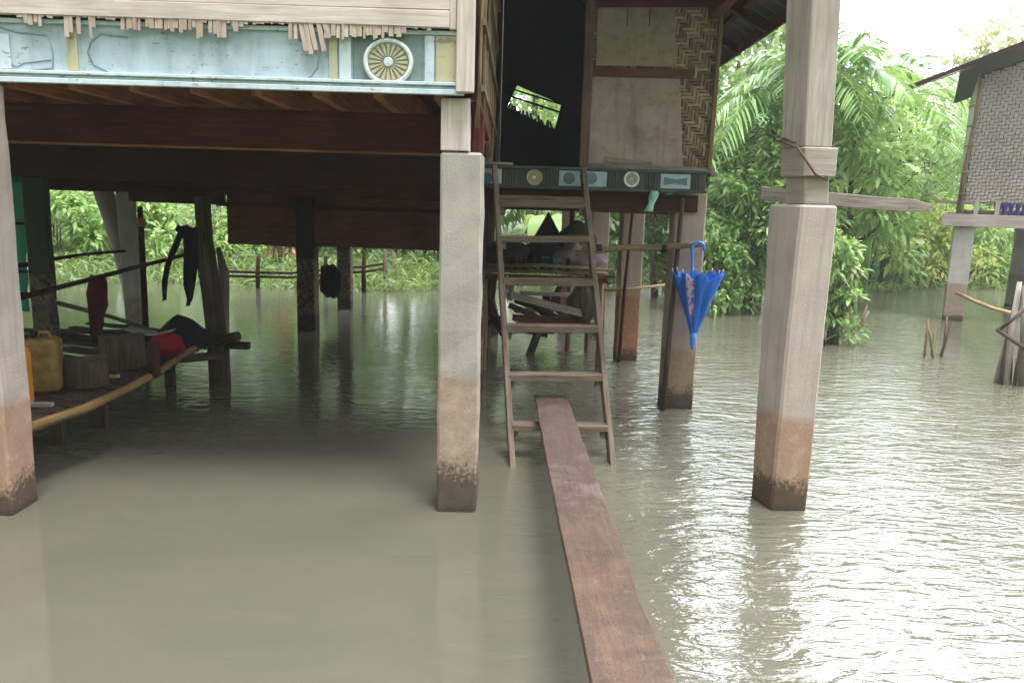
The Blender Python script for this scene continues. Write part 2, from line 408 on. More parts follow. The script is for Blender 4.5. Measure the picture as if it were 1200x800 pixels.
r3 = q.noise(q.coord('Object', (1.1, 2.0, 1), (0, 0, R(15))), 1.0, 2)
h = q.math('ADD', q.math('ADD', r1, q.math('MULTIPLY', r2, .30)), q.math('MULTIPLY', r3, 1.1))
h = q.math('MULTIPLY', h, amt)
q.bump(h, 1.0, .019); M['water'] = q.m

q = NT('wet ground'); v = q.coord('Object')
n1 = q.noise(v, .6, 5); n2 = q.noise(v, 6, 5)
q.col(q.mix(q.mrange(n1, .4, .6), lin('3f4a26'), q.mix(n2, lin('4c4430'), lin('5f6a35')))).rough(.9, .2); q.bump(n2, .5, .05)
M['ground'] = q.m

M['leaf_dark'] = leafmat('deep green leaves', '2a5420', '4f8430', '8cb04a')
M['leaf_mid'] = leafmat('green leaves', '42742c', '7cae48', 'c0da74')
M['leaf_light'] = leafmat('fresh green leaves', '62983a', '98c45a', 'cce284', .45)
M['leaf_yellow'] = leafmat('yellow green leaves', '7c9a30', 'b2c04a', 'd6d070', .45)
M['leaf_far'] = leafmat('haze-pale leaves', '5c8450', '88ac68', 'b4cc8c', .4)  # mist over the far trees is put into this pale green
M['leaf_olive'] = leafmat('olive tips', '6a7a3c', '97a252', 'b79a5a', .4)
M['leaf_croton'] = leafmat('mixed croton leaves', '4a6a24', '8a9a38', 'b8603a', .4)
M['leaf_red'] = leafmat('orange red flowers', '9a3020', 'c8502c', 'd98a4a', .3)
M['palm_leaf'] = leafmat('palm leaflets', '3f7a2c', '77ab4c', 'a9c873', .4, .38)
M['palm_yellow'] = leafmat('yellowing palm leaflets', '8a9030', 'b5ad45', 'c8b860', .45)
M['weeds'] = leafmat('bank weeds', '3c5c28', '678a3c', '9ab45c', .4)
M['grass'] = leafmat('bank grass', '5c8a30', '8ab04a', 'b4cc6c', .45)

# ---------------------------------------------------------------- foliage in bulk
def nrm(a): return a / np.maximum(np.linalg.norm(a, axis=1, keepdims=True), 1e-9)
class Leaves:
    def __init__(s): s.b = []
    def add(s, pos, d, L, Wd, droop=.25, up=None):
        pos = np.asarray(pos, float); n = len(pos); d = nrm(np.asarray(d, float))
        L = np.broadcast_to(L, n).reshape(n, 1).astype(float); Wd = np.broadcast_to(Wd, n).reshape(n, 1).astype(float)
        if up is None: up = nrm(rng.normal(size=(n, 3)) * .55 + [0, 0, 1])
        sd_ = nrm(np.cross(d, up))
        dr = np.broadcast_to(droop, n).reshape(n, 1)
        def mid(t): return pos + d * L * t + np.array([0, 0, -1.]) * L * dr * t * t
        m1, m2, m3 = mid(.38), mid(.75), mid(1.)
        v = np.stack([pos, m1 - sd_ * Wd / 2, m1 + sd_ * Wd / 2, m2 - sd_ * Wd * .36, m2 + sd_ * Wd * .36, m3], 1)
        s.b.append(v)
    def build(s, name, mat, parent=None, label=None):
        v = np.concatenate(s.b, 0); n = len(v); off = Vector((0, 0, 0)); q_ = parent
        while q_ is not None: off += q_.location; q_ = q_.parent
        v = v.reshape(-1, 3) - np.array(off)
        me = bpy.data.meshes.new(name); me.vertices.add(len(v)); me.vertices.foreach_set('co', v.ravel())
        base = (np.arange(n) * 6)[:, None]
        lp = (base + np.array([0, 2, 1, 1, 2, 4, 3, 3, 4, 5])).ravel()
        me.loops.add(n * 10); me.loops.foreach_set('vertex_index', lp)
        me.polygons.add(n * 3)
        st = (np.arange(n)[:, None] * 10 + np.array([0, 3, 7])).ravel()
        me.polygons.foreach_set('loop_start', st)
        me.update(calc_edges=True); me.validate()
        me.materials.append(mat)
        o = bpy.data.objects.new(name, me); C.objects.link(o)
        if parent is not None: o.parent = parent
        if label: o['label'] = label
        return o

def clump(lv, c, r, n, L, Wd, droop=.3, flat=.8):
    d = nrm(rng.normal(size=(n, 3))); rad = rng.uniform(.25, 1, size=(n, 1)) ** .6
    p = np.array(c) + d * rad * np.array([r, r, r * flat])
    dd = nrm(d + rng.normal(size=(n, 3)) * .6 + [0, 0, .15])
    lv.add(p, dd, L * rng.uniform(.6, 1.25, n), Wd * rng.uniform(.7, 1.2, n), droop)

def tree(name, label, cat, base, height, rx, nclump, nleaf, L, Wd, mat, crown_z0=.35, trunk_r=.1, group=None, clr=.8, bark='bark', trunks=1, droop=.3, ry=None, top=.5):
    base = Vector(base); ry = ry or rx
    e = empty(name, base, label, cat, group)
    tb = MB(); lv = Leaves()
    cs = []
    zc = height * (crown_z0 + 1) / 2; hz = height * (1 - crown_z0) / 2
    for i in range(nclump):
        d = Vector(rng.normal(size=3)).normalized(); k = random.uniform(.35, 1) ** .5
        f_ = 1 - top * max(0, d.z * k)
        c = base + Vector((d.x * rx * k * f_, d.y * ry * k * f_, zc + d.z * hz * k * .92))
        cs.append(c); clump(lv, c, clr * random.uniform(.6, 1.15), int(nleaf * random.uniform(.6, 1.3)), L, Wd, droop)
    for t in range(trunks):
        bo = Vector((random.uniform(-.5, .5) * rx * .5 * (trunks > 1), random.uniform(-.3, .3) * ry * (trunks > 1), -.45))
        tp = base + Vector((random.uniform(-.25, .25) * rx, random.uniform(-.2, .2) * ry, height * .8))
        b0 = base + bo; pts = [b0.lerp(tp, i / 5) + Vector((random.uniform(-1, 1), random.uniform(-1, 1), 0)) * trunk_r * .8 * (0 < i) for i in range(6)]
        tb.tube(pts, [trunk_r * (1 - .14 * i) for i in range(6)], 7)
        for c in random.sample(cs, min(len(cs), 7)):
            a = pts[random.randint(2, 4)]; m_ = a.lerp(c, .5) + Vector((0, 0, -.12 * (c - a).length))
            tb.tube([a, m_, c], [trunk_r * .42, trunk_r * .3, trunk_r * .12], 5)
    tb.build('trunk', M[bark], e); lv.build('crown', mat, e)
    return e

def frond(lv, mbr, p0, az, el, L, leaf, wd, droop=.75, nl=26, r=.012):
    d = Vector((math.sin(az), math.cos(az), 0)); pts = []
    for i in range(10):
        t = i / 9; pts.append(Vector(p0) + d * L * t * math.cos(el) * (1 - .12 * t) + Vector((0, 0, 1)) * L * (math.sin(el) * t - droop * t * t))
    mbr.tube(pts, [r * (1 - .08 * i) for i in range(10)], 5)
    A = np.array(pts); pos = []; dr = []; ll = []
    for k in range(nl):
        t = .12 + .86 * k / (nl - 1); x = t * 9; i = min(int(x), 8); p = A[i] * (1 - x + i) + A[i + 1] * (x - i)
        tg = A[i + 1] - A[i]; tg /= np.linalg.norm(tg); sd_ = np.cross(tg, [0, 0, 1]); sd_ /= np.linalg.norm(sd_) + 1e-6
        for sgn in (-1, 1):
            pos.append(p); dr.append(sd_ * sgn + tg * .75 + rng.normal(size=3) * .07 + np.array([0, 0, .12])); ll.append(leaf * (math.sin(math.pi * (t * .85 + .12)) ** .6) * random.uniform(.85, 1.1))
    pos = np.array(pos); n = len(pos)
    lv.add(pos, dr, np.array(ll), wd, .45, nrm(np.tile([0, 0, 1.], (n, 1)) + rng.normal(size=(n, 3)) * .2))

def palm(name, label, cat, base, height, nf, fl, leaf, wd, mat='palm_leaf', lean=(0, 0), tr=.09, group=None, bark='bark', el0=.2, el1=1.2, droop=.75, az=None, nl=26):
    base = Vector(base); e = empty(name, base, label, cat, group)
    top = base + Vector((lean[0], lean[1], height)); tb = MB()
    pts = [base.lerp(top, t) + Vector((lean[0], lean[1], 0)) * (t * t - t) * .5 + Vector((0, 0, -.45 * (t == 0))) for t in [i / 7 for i in range(8)]]
    tb.tube(pts, [tr * (1.15 - .05 * i) for i in range(8)], 9); tb.build('trunk', M[bark], e)
    for i in range(nf):
        lv = Leaves(); rb = MB()
        a = (az[i] if az else 2 * math.pi * i / nf + random.uniform(-.3, .3)); el = random.uniform(el0, el1)
        frond(lv, rb, top + Vector((0, 0, .03 * i)), a, el, fl * random.uniform(.8, 1.1), leaf, wd, droop * random.uniform(.75, 1.2), nl)
        fr = lv.build('frond', M[mat], e); rb.build('rib', M['leaf_light'], fr)
    return e

def banana(name, label, base, height, nf, L, Wd, mat='leaf_light', group=None, az=None):
    base = Vector(base); e = empty(name, base, label, 'banana plant', group)
    tb = MB(); top = base + Vector((0, 0, height)); tb.tube([base + Vector((0, 0, -.45)), base.lerp(top, .5), top], [.11, .09, .05], 9); tb.build('trunk', M['leaf_light'], e)
    for i in range(nf):
        a = az[i] if az else 2 * math.pi * i / nf + random.uniform(-.4, .4); el = random.uniform(.7, 1.3); LL = L * random.uniform(.75, 1.1); dp = random.uniform(.6, 1.1)
        d = Vector((math.sin(a), math.cos(a), 0)); sd_ = Vector((d.y, -d.x, 0)); g = []
        for k in range(13):
            t = k / 12; p = top + d * LL * t * math.cos(el) + Vector((0, 0, LL * (math.sin(el) * t - dp * t * t)))
            ww = Wd / 2 * (0.08 if t < .12 else math.sin(math.pi * min(1, (t - .08) / .95)) ** .5) + .004
            row = [p + sd_ * ww * s_ + Vector((0, 0, .22 * ww * abs(s_) - (0.03 * (k % 2)) * abs(s_))) for s_ in (-1, -.5, 0, .5, 1)]
            g.append(row)
        mb = MB(); mb.grid(g); mb.build('leaf', M[mat], e)
    return e

def shrub(name, label, cat, base, h_, rx, n, L, Wd, mat, group=None, ry=None, stems=7, nclump=None, droop=.4):
    base = Vector(base); ry = ry or rx * .8; e = empty(name, base, label, cat, group)
    sb = MB(); lv = Leaves(); nclump = nclump or max(8, n // 90)
    for i in range(stems):
        a = random.uniform(0, 6.28); k = random.uniform(.1, .8)
        b0 = base + Vector((math.cos(a) * rx * .35 * k, math.sin(a) * ry * .35 * k, -.45)); t = base + Vector((math.cos(a) * rx * k, math.sin(a) * ry * k, h_ * random.uniform(.6, .95)))
        sb.tube([b0, b0.lerp(t, .5) + Vector((0, 0, .1 * h_)), t], [.022, .016, .007], 5)
    for i in range(nclump):
        a = random.uniform(0, 6.28); k = random.uniform(0, 1) ** .5; z = random.uniform(.12, 1)
        kk = math.sqrt(max(.15, 1 - (z * .85) ** 2)); c = base + Vector((math.cos(a) * rx * k * kk, math.sin(a) * ry * k * kk, h_ * z))
        clump(lv, c, .3 * max(rx, .6) * random.uniform(.6, 1.1), n // nclump, L, Wd, droop)
    sb.build('stem', M['bark'], e); lv.build('foliage', mat, e)
    return e

# ================================================================ SETTING
mb = MB(); N = 40
def gz(x, y):
    e_ = 15.2 + 2.6 * math.tanh((x + 1) / 8) + .7 * math.sin(x * .7)
    z = -.55 + .85 / (1 + math.exp(-(y - e_) * 1.1)) + max(0, y - 24) * .02
    if y < .6: z = max(z, -.55 + 1.0 * min(1, (.6 - y) / .3))
    return z
xs = [-140, -90, -60] + [-40 + 2 * i for i in range(41)] + [60, 90, 140]
ys = [-30, -10, -3, 0, .3, .45, .6, 2] + [3 + 1.0 * i for i in range(28)] + [34, 40, 60, 90, 110]
mb.grid([[(x, y, gz(x, y)) for x in xs] for y in ys]); g = mb.build('ground', M['ground']); tag(g, kind='structure')
mb = MB(); mb.grid([[(x, y, 0) for x in (-60, 60)] for y in (.35, 40)][::1], smooth=False)
tag(mb.build('water', M['water']), kind='structure')

# ================================================================ MAIN STILT HOUSE
YF = 3.84
H = empty('stilt_house', (-2.4, YF, 0), 'timber stilt house on concrete posts with pale blue carved fascia and a dark open doorway', 'house')
XL, XR = -8.6, -.2
# --- concrete posts
def post(x0, x1, y0, y1, z1, mat, label=None, bev=.012, z0=-.5, parent=H, dx=0):
    m_ = MB(); c = [(x0, y0), (x1, y0), (x1, y1), (x0, y1)]; n = 16
    rings = [[(a + dx * t + random.uniform(-.004, .004), b + random.uniform(-.004, .004), z0 + (z1 - z0) * t) for a, b in c] for t in [i / n for i in range(n + 1)]]
    for i in range(n): m_.hexa(rings[i] + rings[i + 1])
    # one closed column: weld rings by building once
    q_ = MB(); b = 0
    for r in rings: q_.v += [Vector(p) for p in r]
    for i in range(n):
        for k in range(4):
            k2 = (k + 1) % 4; q_.face([i * 4 + k, i * 4 + k2, i * 4 + 4 + k2, i * 4 + 4 + k], [(0, 0), (.2, 0), (.2, .2), (0, .2)])
    q_.face([3, 2, 1, 0], [(0, 0)] * 4); q_.face([n * 4 + k for k in range(4)], [(0, 0)] * 4)
    return q_.build('post', mat, parent, bev, label)
post(-.375, -.165, YF, YF + .21, 1.85, M['conc'], 'pale concrete post under the right end of the blue fascia')
mb = MB(); mb.box(-.375, -.235, YF - .005, YF + .12, 1.855, 2.10); mb.build('packing_block', M['plank_pink'], H, .004)
post(-2.71, -2.475, 3.62, 3.84, 2.10, M['conc_pink'], 'pinkish concrete post at the left edge')
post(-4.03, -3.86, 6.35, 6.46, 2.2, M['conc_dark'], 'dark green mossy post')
post(-4.23, -4.06, 8.3, 8.40, 2.2, M['conc_white'], 'whitewashed post standing in daylight', dx=-.05)
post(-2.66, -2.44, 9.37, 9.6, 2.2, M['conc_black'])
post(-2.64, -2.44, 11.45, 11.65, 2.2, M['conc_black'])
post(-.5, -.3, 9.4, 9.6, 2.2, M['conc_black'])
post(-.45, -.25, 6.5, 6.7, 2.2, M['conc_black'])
post(1.255, 1.50, 6.13, 6.37, 1.74, M['conc_mid'], 'pink concrete post behind the blue umbrella', dx=.0)
post(1.115, 1.35, 8.1, 8.33, 1.74, M['conc_back'], 'concrete post with a rust orange foot')
post(.98, 1.2, 9.9, 10.12, 1.74, M['conc_back'])
post(.62, .8, 10.3, 10.5, 1.74, M['conc_back'])
# corner post at the right: tapering concrete foot, timber above
mb = MB()
bt = [(1.405, 3.985), (1.60, 4.0), (1.575, 4.20), (1.375, 4.185)]
b0 = [(1.44, 3.985), (1.645, 4.0), (1.60, 4.21), (1.395, 4.195)]; t0 = [(1.45, 3.97), (1.645, 3.985), (1.595, 4.24), (1.365, 4.225)]
n = 10
for i in range(n + 1):
    t = i / n; z = -.5 + 2.15 * t; k = max(0, (z) / 1.65)
    for a, b in zip(b0, t0): mb.v.append(Vector((a[0] + (b[0] - a[0]) * k + random.uniform(-.003, .003), a[1] + (b[1] - a[1]) * k, z)))
for i in range(n):
    for k in range(4):
        k2 = (k + 1) % 4; mb.face([i * 4 + k, i * 4 + k2, i * 4 + 4 + k2, i * 4 + 4 + k], [(0, 0)] * 4)
mb.face([n * 4 + k for k in range(4)], [(0, 0)] * 4)
pr = mb.build('post', M['conc_pink'], H, .012, 'tall pinkish concrete corner post with timber top standing in open water')
mb = MB()
mb.hexa([(1.475, 4.0, 1.652), (1.60, 4.0, 1.652), (1.57, 4.16, 1.652), (1.43, 4.16, 1.652), (1.465, 4.0, 1.79), (1.59, 4.0, 1.79), (1.56, 4.16, 1.79), (1.42, 4.16, 1.79)])
mb.hexa([(1.445, 3.97, 1.79), (1.61, 3.97, 1.79), (1.57, 4.18, 1.79), (1.40, 4.18, 1.79), (1.44, 3.97, 1.935), (1.61, 3.97, 1.935), (1.565, 4.18, 1.935), (1.39, 4.18, 1.935)])
mb.hexa([(1.445, 3.985, 1.937), (1.585, 3.99, 1.937), (1.55, 4.17, 1.937), (1.385, 4.165, 1.937), (1.395, 3.985, 3.05), (1.545, 3.99, 3.05), (1.505, 4.17, 3.05), (1.325, 4.165, 3.05)])
ps = mb.build('post_shaft', M['wood_pale'], pr, .006)
mb = MB(); mb.tube([(1.37, 4.19, 1.98), (1.40, 3.963, 1.93), (1.50, 3.955, 1.80), (1.56, 3.962, 1.775)], .006, 6)
mb.tube([(1.36, 4.10, 1.97), (1.385, 4.15, 1.99), (1.40, 4.0, 1.955)], .005, 6); mb.build('wire_tie', M['wire'], pr)
mb = MB(); a, b = P(890, 227, 4.3), P(1090, 243, 4.3)
mb.beam(a, a.lerp(b, .86), .055, .07, n=5, wob=.002); mb.beam(a.lerp(b, .86), b, .05, .07, n=3, wob=.006, taper=.55)
mb.build('crossbar', M['wood_grey'], pr, .003)

# --- front fascia with carving
mb = MB(); mb.box(XL, -.255, YF - .03, YF + .01, 2.155, 2.40)
fa = mb.build('fascia_board', M['blue_paint'], H, .003, 'weathered pale blue carved fascia board')
mb = MB(); mb.box(XL, -.262, YF - .055, YF - .031, 2.108, 2.133); mb.box(XL, -.262, YF - .045, YF - .031, 2.134, 2.148); mb.box(XL, -.262, YF - .058, YF - .031, 2.149, 2.165)
mb.build('moulding', M['blue_trim'], fa, .003)
mb = MB(); mb.box(XL, -.262, YF - .045, YF - .031, 2.378, 2.398); mb.build('moulding', M['blue_trim'], fa, .003)
def fx(px, py=75): return P(px, py, YF - .03).x
def fz(px, py): return P(px, py, YF - .03).z
mb = MB(); mb.box(fx(414), fx(496), YF - .038, YF - .031, 2.168, 2.372); mb.build('square_panel', M['grey_green'], fa, .003)
for a_, b_ in ((398, 412), (498, 509)): mb = MB(); mb.box(fx(a_), fx(b_), YF - .042, YF - .031, 2.168, 2.374); mb.build('pilaster', M['blue_trim'], fa, .002)
for a_, b_ in ((386, 396), (81, 93)): mb = MB(); mb.box(fx(a_), fx(b_), YF - .042, YF - .031, 2.168, 2.374); mb.build('yellow_block', M['yellow_paint'], fa, .002)
mb = MB(); mb.box(fx(511), fx(538), YF - .042, YF - .031, 2.168, 2.374); mb.build('yellow_block', M['yellow_paint'], fa, .002)
cc = P(455, 73, YF - .045)
def rosette(c, rx, rz, ringm, parent, r=.008, wedges=True):
    m_ = MB(); m_.torus(c, rx, rz, r); o_ = m_.build('rosette', ringm, parent)
    if wedges:
        m_ = MB(); m_.tube([(c[0], c[1] + .0065, c[2]), (c[0], c[1] + .003, c[2])], rx * .98, 28); m_.build('disc', M['disc'], o_)
        m_ = MB(); n_ = 20
        for i in range(n_):
            a = 2 * math.pi * i / n_; hw = .30 * 2 * math.pi / n_
            p = [(c[0] + math.cos(a + s_ * hw) * k * rx, c[2] + math.sin(a + s_ * hw) * k * rz) for k, s_ in ((.28, -.6), (.86, -1), (.86, 1), (.28, .6))]
            m_.hexa([(x, c[1] + .006, z) for x, z in p] + [(x, c[1] - .0015, z) for x, z in p])
        m_.build('petal', M['yellow_paint'] if ringm is M['white_paint'] else M['ring_y'], o_)
    m_ = MB(); m_.tube([(c[0], c[1] + .006, c[2]), (c[0], c[1] - .005, c[2])], [rx * .24, rx * .17], 14); m_.build('hub', M['blue_trim'] if wedges else M['ring_y'], o_)
    return o_
rosette(cc, .108, .098, M['white_paint'], fa, .011)
# carved outlines of the long rounded panels
def outline(pts, parent, mat, r=.003, name='carved_line'):
    m_ = MB(); m_.tube([P(x, y, YF - .031) for x, y in pts], r, 5); return m_.build(name, mat, parent)
outline([(150, 44), (118, 40), (106, 50), (103, 62), (110, 76), (130, 86), (240, 91), (340, 96), (362, 92), (372, 80), (374, 66), (368, 54), (350, 47)], fa, M['engrave'], .0045)
outline([(-60, 33), (0, 32), (20, 38), (56, 42), (62, 60), (62, 80), (20, 83), (-60, 82)], fa, M['engrave'], .0045)
outline([(0, 66), (12, 74), (20, 79), (28, 74), (60, 70)], fa, M['engrave'], .003)
mb = MB(); mb.hexa([P(x, y, YF - yy) for yy in (.030, .036) for x, y in ((-60, 80), (14, 81), (10, 40), (-60, 38))]); mb.build('painted_field', M['blue_trim'], fa, .002)

# --- planks over the fascia, split bamboo ends, wall above
mb = MB()
mb.beam((XL, YF - .055, 2.462), (-.335, YF - .055, 2.444), .03, .075, n=6, wob=.0015)
mb.beam((XL, YF - .045, 2.53), (-.335, YF - .045, 2.518), .03, .062, n=6, wob=.0015)
mb.build('wall_plank', M['plank_pink'], H, .003)
mb = MB()
for k in range(16): mb.beam((XL, YF - .02, 2.62 + k * .13), (-.21, YF - .02, 2.61 + k * .13), .02, .126, n=4, wob=.002)
mb.build('wall_boards', M['plank_pink'], H, .003)
mb = MB(); mb.box(-.30, -.215, YF - .075, YF - .03, 2.12, 4.7); mb.box(-.335, -.302, YF - .062, YF - .032, 2.40, 4.7); mb.build('corner_board', M['plank_pink'], H, .004)
mb = MB(); x = XL
while x < -.42:
    wdt = random.uniform(.010, .024)
    px = 600 + 900 * x / 3.9
    base_len = .035 + .02 * math.sin(x * 5) + random.uniform(0, .03)
    for a_, b_, e_ in ((62, 84, .03), (108, 138, .075), (170, 280, .035), (250, 285, .06), (360, 385, .12), (385, 412, .055)):
        if a_ < px < b_: base_len = e_ + random.uniform(0, .03)
    if any(a_ < px < b_ for a_, b_ in ((24, 60), (84, 105), (142, 165), (300, 352), (474, 500))) or (random.random() < .1): base_len = random.uniform(.0, .02)
    lean = .03 if 358 < px < 388 else random.uniform(-.004, .004)
    mb.beam((x, YF - .062 + random.uniform(-.004, .003), 2.43), (x + lean, YF - .064, 2.415 - base_len), .005, wdt, up=(1, 0, 0))
    x += wdt + random.uniform(.0005, .004)
mb.build('split_bamboo_edge', M['strip_pale'], H)
# --- floor, joists, girders
mb = MB(); mb.box(XL, -.22, YF + .06, 11.8, 2.28, 2.31); mb.build('floor', M['wood_brown'], H)
x = -8.35
while x < -.35:
    mb = MB(); mb.beam((x, YF + .012, 2.184), (x + .02, 11.8, 2.184), .05, .188, n=3, wob=.002); mb.build('joist', M['wood_red'], H, .003); x += .295
mb = MB(); mb.beam((-3.72, 7.5, 1.60), (-2.8, 7.5, 1.595), .05, .13, n=3, wob=.003); mb.build('girder', M['wood_dark'], H, .004)
for (y, z0, z1, m_) in ((4.44, 1.865, 2.085, 'wood_brown'), (6.35, 1.71, 2.085, 'wood_dark'), (7.6, 1.62, 2.085, 'wood_brown'), (9.7, 1.7, 2.085, 'wood_dark'), (11.5, 1.7, 2.085, 'wood_dark')):
    mb = MB(); mb.beam((XL, y, (z0 + z1) / 2), (-.2 if y < 5 else -.24, y, (z0 + z1) / 2), .06, z1 - z0, n=5, wob=.002); mb.build('girder', M[m_], H, .004)
mb = MB(); mb.beam((XL, 4.405, 1.871), (-.2, 4.405, 1.868), .012, .012); mb.build('girder_lip', M['wood_red'], H)
mb = MB(); mb.beam((XL, 7.56, 1.66), (-.3, 7.56, 1.655), .02, .025); mb.beam((-3.6, 9.36, 1.52), (-.3, 9.36, 1.50), .03, .05); mb.build('ledger', M['wood_brown'], H)
mb = MB(); mb.box(-3.5, -.25, 9.45, 9.47, 1.04, 1.78)
for k in range(7): mb.beam((-3.5, 9.43 + .004 * (k % 2), 1.10 + k * .1), (-.25, 9.43 + .004 * (k % 2), 1.08 + k * .1), .02, .098, n=4, wob=.002)
mb.beam((-3.45, 9.40, 1.06), (-2.66, 9.40, 1.04), .03, .03, n=4, wob=.01); mb.build('low_wall', M['wood_low'], H)
# right-hand side wall of the front room: rough bamboo seen along its length
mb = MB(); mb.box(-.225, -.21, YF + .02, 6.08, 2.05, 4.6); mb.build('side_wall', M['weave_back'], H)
mb = MB(); y = YF + .0
while y < 6.0:
    zt = 2.05 - random.uniform(0, .12); xo = random.uniform(-.01, .012)
    pts = [(-.197 + xo + random.uniform(-.008, .008), y + random.uniform(-.01, .01), zt + (4.5 - zt) * t) for t in (0, .12, .25, .38, .5, .75, 1)]
    mb.tube(pts, [random.uniform(.008, .015) for _ in pts], 5); y += .045
for k in range(8): mb.beam((-.175, YF - .01, 2.15 + .3 * k), (-.17, 6.05, 2.13 + .3 * k), .02, .03)
mb.build('side_wall_canes', M['bamboo_old'], H)
mb = MB(); mb.beam((-.245, YF + .03, 2.10), (-.20, YF + .24, 1.93), .035, .11, up=(1, 0, 0)); mb.box(-.232, -.17, YF + .1, YF + .2, 1.852, 2.05); mb.build('bracket', M['wood_brown'], H, .003)

# ---------------- entrance bay
YB = 6.02
def bx(px, py=210, Y=YB): return P(px, py, Y).x
mb = MB(); mb.box(-.3, 1.45, YB, YB + .06, 1.735, 1.905); fb = mb.build('fascia_board', M['dk_green'], H, .004, 'dark grey green carved fascia board under the doorway')
mb = MB(); mb.box(-.3, 1.455, YB - .02, YB - .001, 1.735, 1.755); mb.box(-.3, 1.455, YB - .02, YB - .001, 1.882, 1.903); mb.build('moulding', M['dk_green'], fb, .003)
for a_, b_ in ((590, 606), (641, 653), (711, 724), (757, 769), (812, 822)):
    mb = MB(); x0, x1 = bx(a_), bx(b_); k = x0
    while k < x1: mb.box(k, k + .010, YB - .012, YB - .001, 1.758, 1.88); k += .022
    mb.build('fluting', M['dk_brown_paint'], fb, .002)
rosette(P(626, 208, YB - .008), .056, .054, M['ring_y'], fb, .006)
rosette(P(740, 210, YB - .008), .052, .055, M['white_paint'], fb, .0085, True)
mb = MB(); mb.box(bx(774), bx(809), YB - .008, YB - .001, 1.765, 1.875); pn = mb.build('painted_panel', M['pale_blue'], fb, .002)
mb = MB()
a0, a1 = bx(778), bx(805)
mb.hexa([(a0, YB - .0115, 1.79), ((a0 + a1) / 2, YB - .0115, 1.805), ((a0 + a1) / 2, YB - .0115, 1.835), (a0, YB - .0115, 1.85), (a0, YB - .0085, 1.79), ((a0 + a1) / 2, YB - .0085, 1.805), ((a0 + a1) / 2, YB - .0085, 1.835), (a0, YB - .0085, 1.85)])
mb.hexa([((a0 + a1) / 2, YB - .0115, 1.805), (a1, YB - .0115, 1.79), (a1, YB - .0115, 1.85), ((a0 + a1) / 2, YB - .0115, 1.835), ((a0 + a1) / 2, YB - .0085, 1.805), (a1, YB - .0085, 1.79), (a1, YB - .0085, 1.85), ((a0 + a1) / 2, YB - .0085, 1.835)])
mb.build('carved_bow', M['steel_blue'], pn)
for a_, b_ in ((655, 711), (540, 588)):
    mb = MB(); mb.box(bx(a_), bx(b_), YB - .008, YB - .001, 1.763, 1.877); pn = mb.build('painted_panel', M['pale_blue'], fb, .002)
    for cxp in ((a_ + 12, a_ + 38) if a_ > 600 else (a_ + 30,)):
        c_ = P(cxp, 209, YB - .0085); mb = MB(); mb.tube([c_, c_ + V(0, -.004, 0)], [.046, .043], 20); mb.build('painted_disc', M['steel_blue'], pn)
    if a_ > 600:
        c_ = P(a_ + 26, 208, YB - .012); mb = MB(); mb.torus(c_, .024, .04, .006, 20); mb.build('white_loop', M['white_paint'], pn)
mb = MB(); mb.beam((-.3, YB + .12, 1.66), (1.42, YB + .12, 1.655), .09, .13, n=4, wob=.002); mb.beam((-.3, YB - .02 + .1, 1.585), (1.2, YB + .08, 1.58), .05, .025, n=3, wob=.002)
mb.build('girder', M['wood_dark'], H, .004)
for y in (7.6, 9.4): mb = MB(); mb.beam((-.22, y, 1.78), (1.45, y, 1.78), .08, .14); mb.build('girder', M['wood_dark'], H, .004)
mb = MB(); mb.box(-.22, 1.5, YB + .065, 9.6, 1.87, 1.90); mb.build('floor', M['wood_brown'], H)
# wall with boards and weave, door opening
yw = YB + .075
xd0, xd1 = bx(580, 100, yw), bx(681, 100, yw)
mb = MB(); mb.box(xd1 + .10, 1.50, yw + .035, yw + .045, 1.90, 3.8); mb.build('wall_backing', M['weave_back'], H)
mb = MB(); mb.beam((xd1 + .045, yw, 1.905), (xd1 + .045, yw, 3.6), .085, .07, up=(1, 0, 0), n=5, wob=.002); dp = mb.build('door_post', M['door_post'], H, .004)
mb = MB(); mb.beam((xd0 - .03, yw, 1.905), (xd0 - .03, yw, 3.6), .07, .06, up=(1, 0, 0), n=8, wob=.004); mb.build('door_post', M['wood_grey'], H, .004)
mb = MB(); mb.beam((-.27, YB + .02, 1.917), (-.03, YB + .02, 1.915), .09, .02); mb.build('door_sill', M['wood_grey'], H, .003)
def px_panel(corners, Y, th, name, mat, bev=.003):
    m_ = MB(); m_.hexa([P(x, y, Y) for x, y in corners] + [P(x, y, Y - th) for x, y in corners]); return m_.build(name, mat, H, bev)
px_panel([(698, 77), (793, 79), (791, 7), (700, 7)], yw + .02, .012, 'wall_panel', M['panel'])
mb = MB()
for a_ in (735, 761): mb.beam(P(a_, 32, yw + .0075), P(a_ + 1, 6, yw + .0075), .003, .006, up=(1, 0, 0))
mb.build('panel_crack', M['wood_dark'], H)
px_panel([(687, 192), (800, 196), (797, 92), (689, 89)], yw + .02, .012, 'wall_panel', M['panel_lo'])
px_panel([(688, 90), (812, 93), (812, 82), (688, 78)], yw + .012, .012, 'batten', M['batten'])
px_panel([(710, 190), (764, 196), (764, 190), (710, 184)], yw + .006, .01, 'batten', M['wood_grey'])
px_panel([(700, 9), (850, 9), (850, -4), (700, -4)], yw + .006, .015, 'batten', M['wood_brown'])
px_panel([(687, 197), (838, 204), (838, 197), (687, 192)], yw + .004, .014, 'batten', M['wood_grey'])
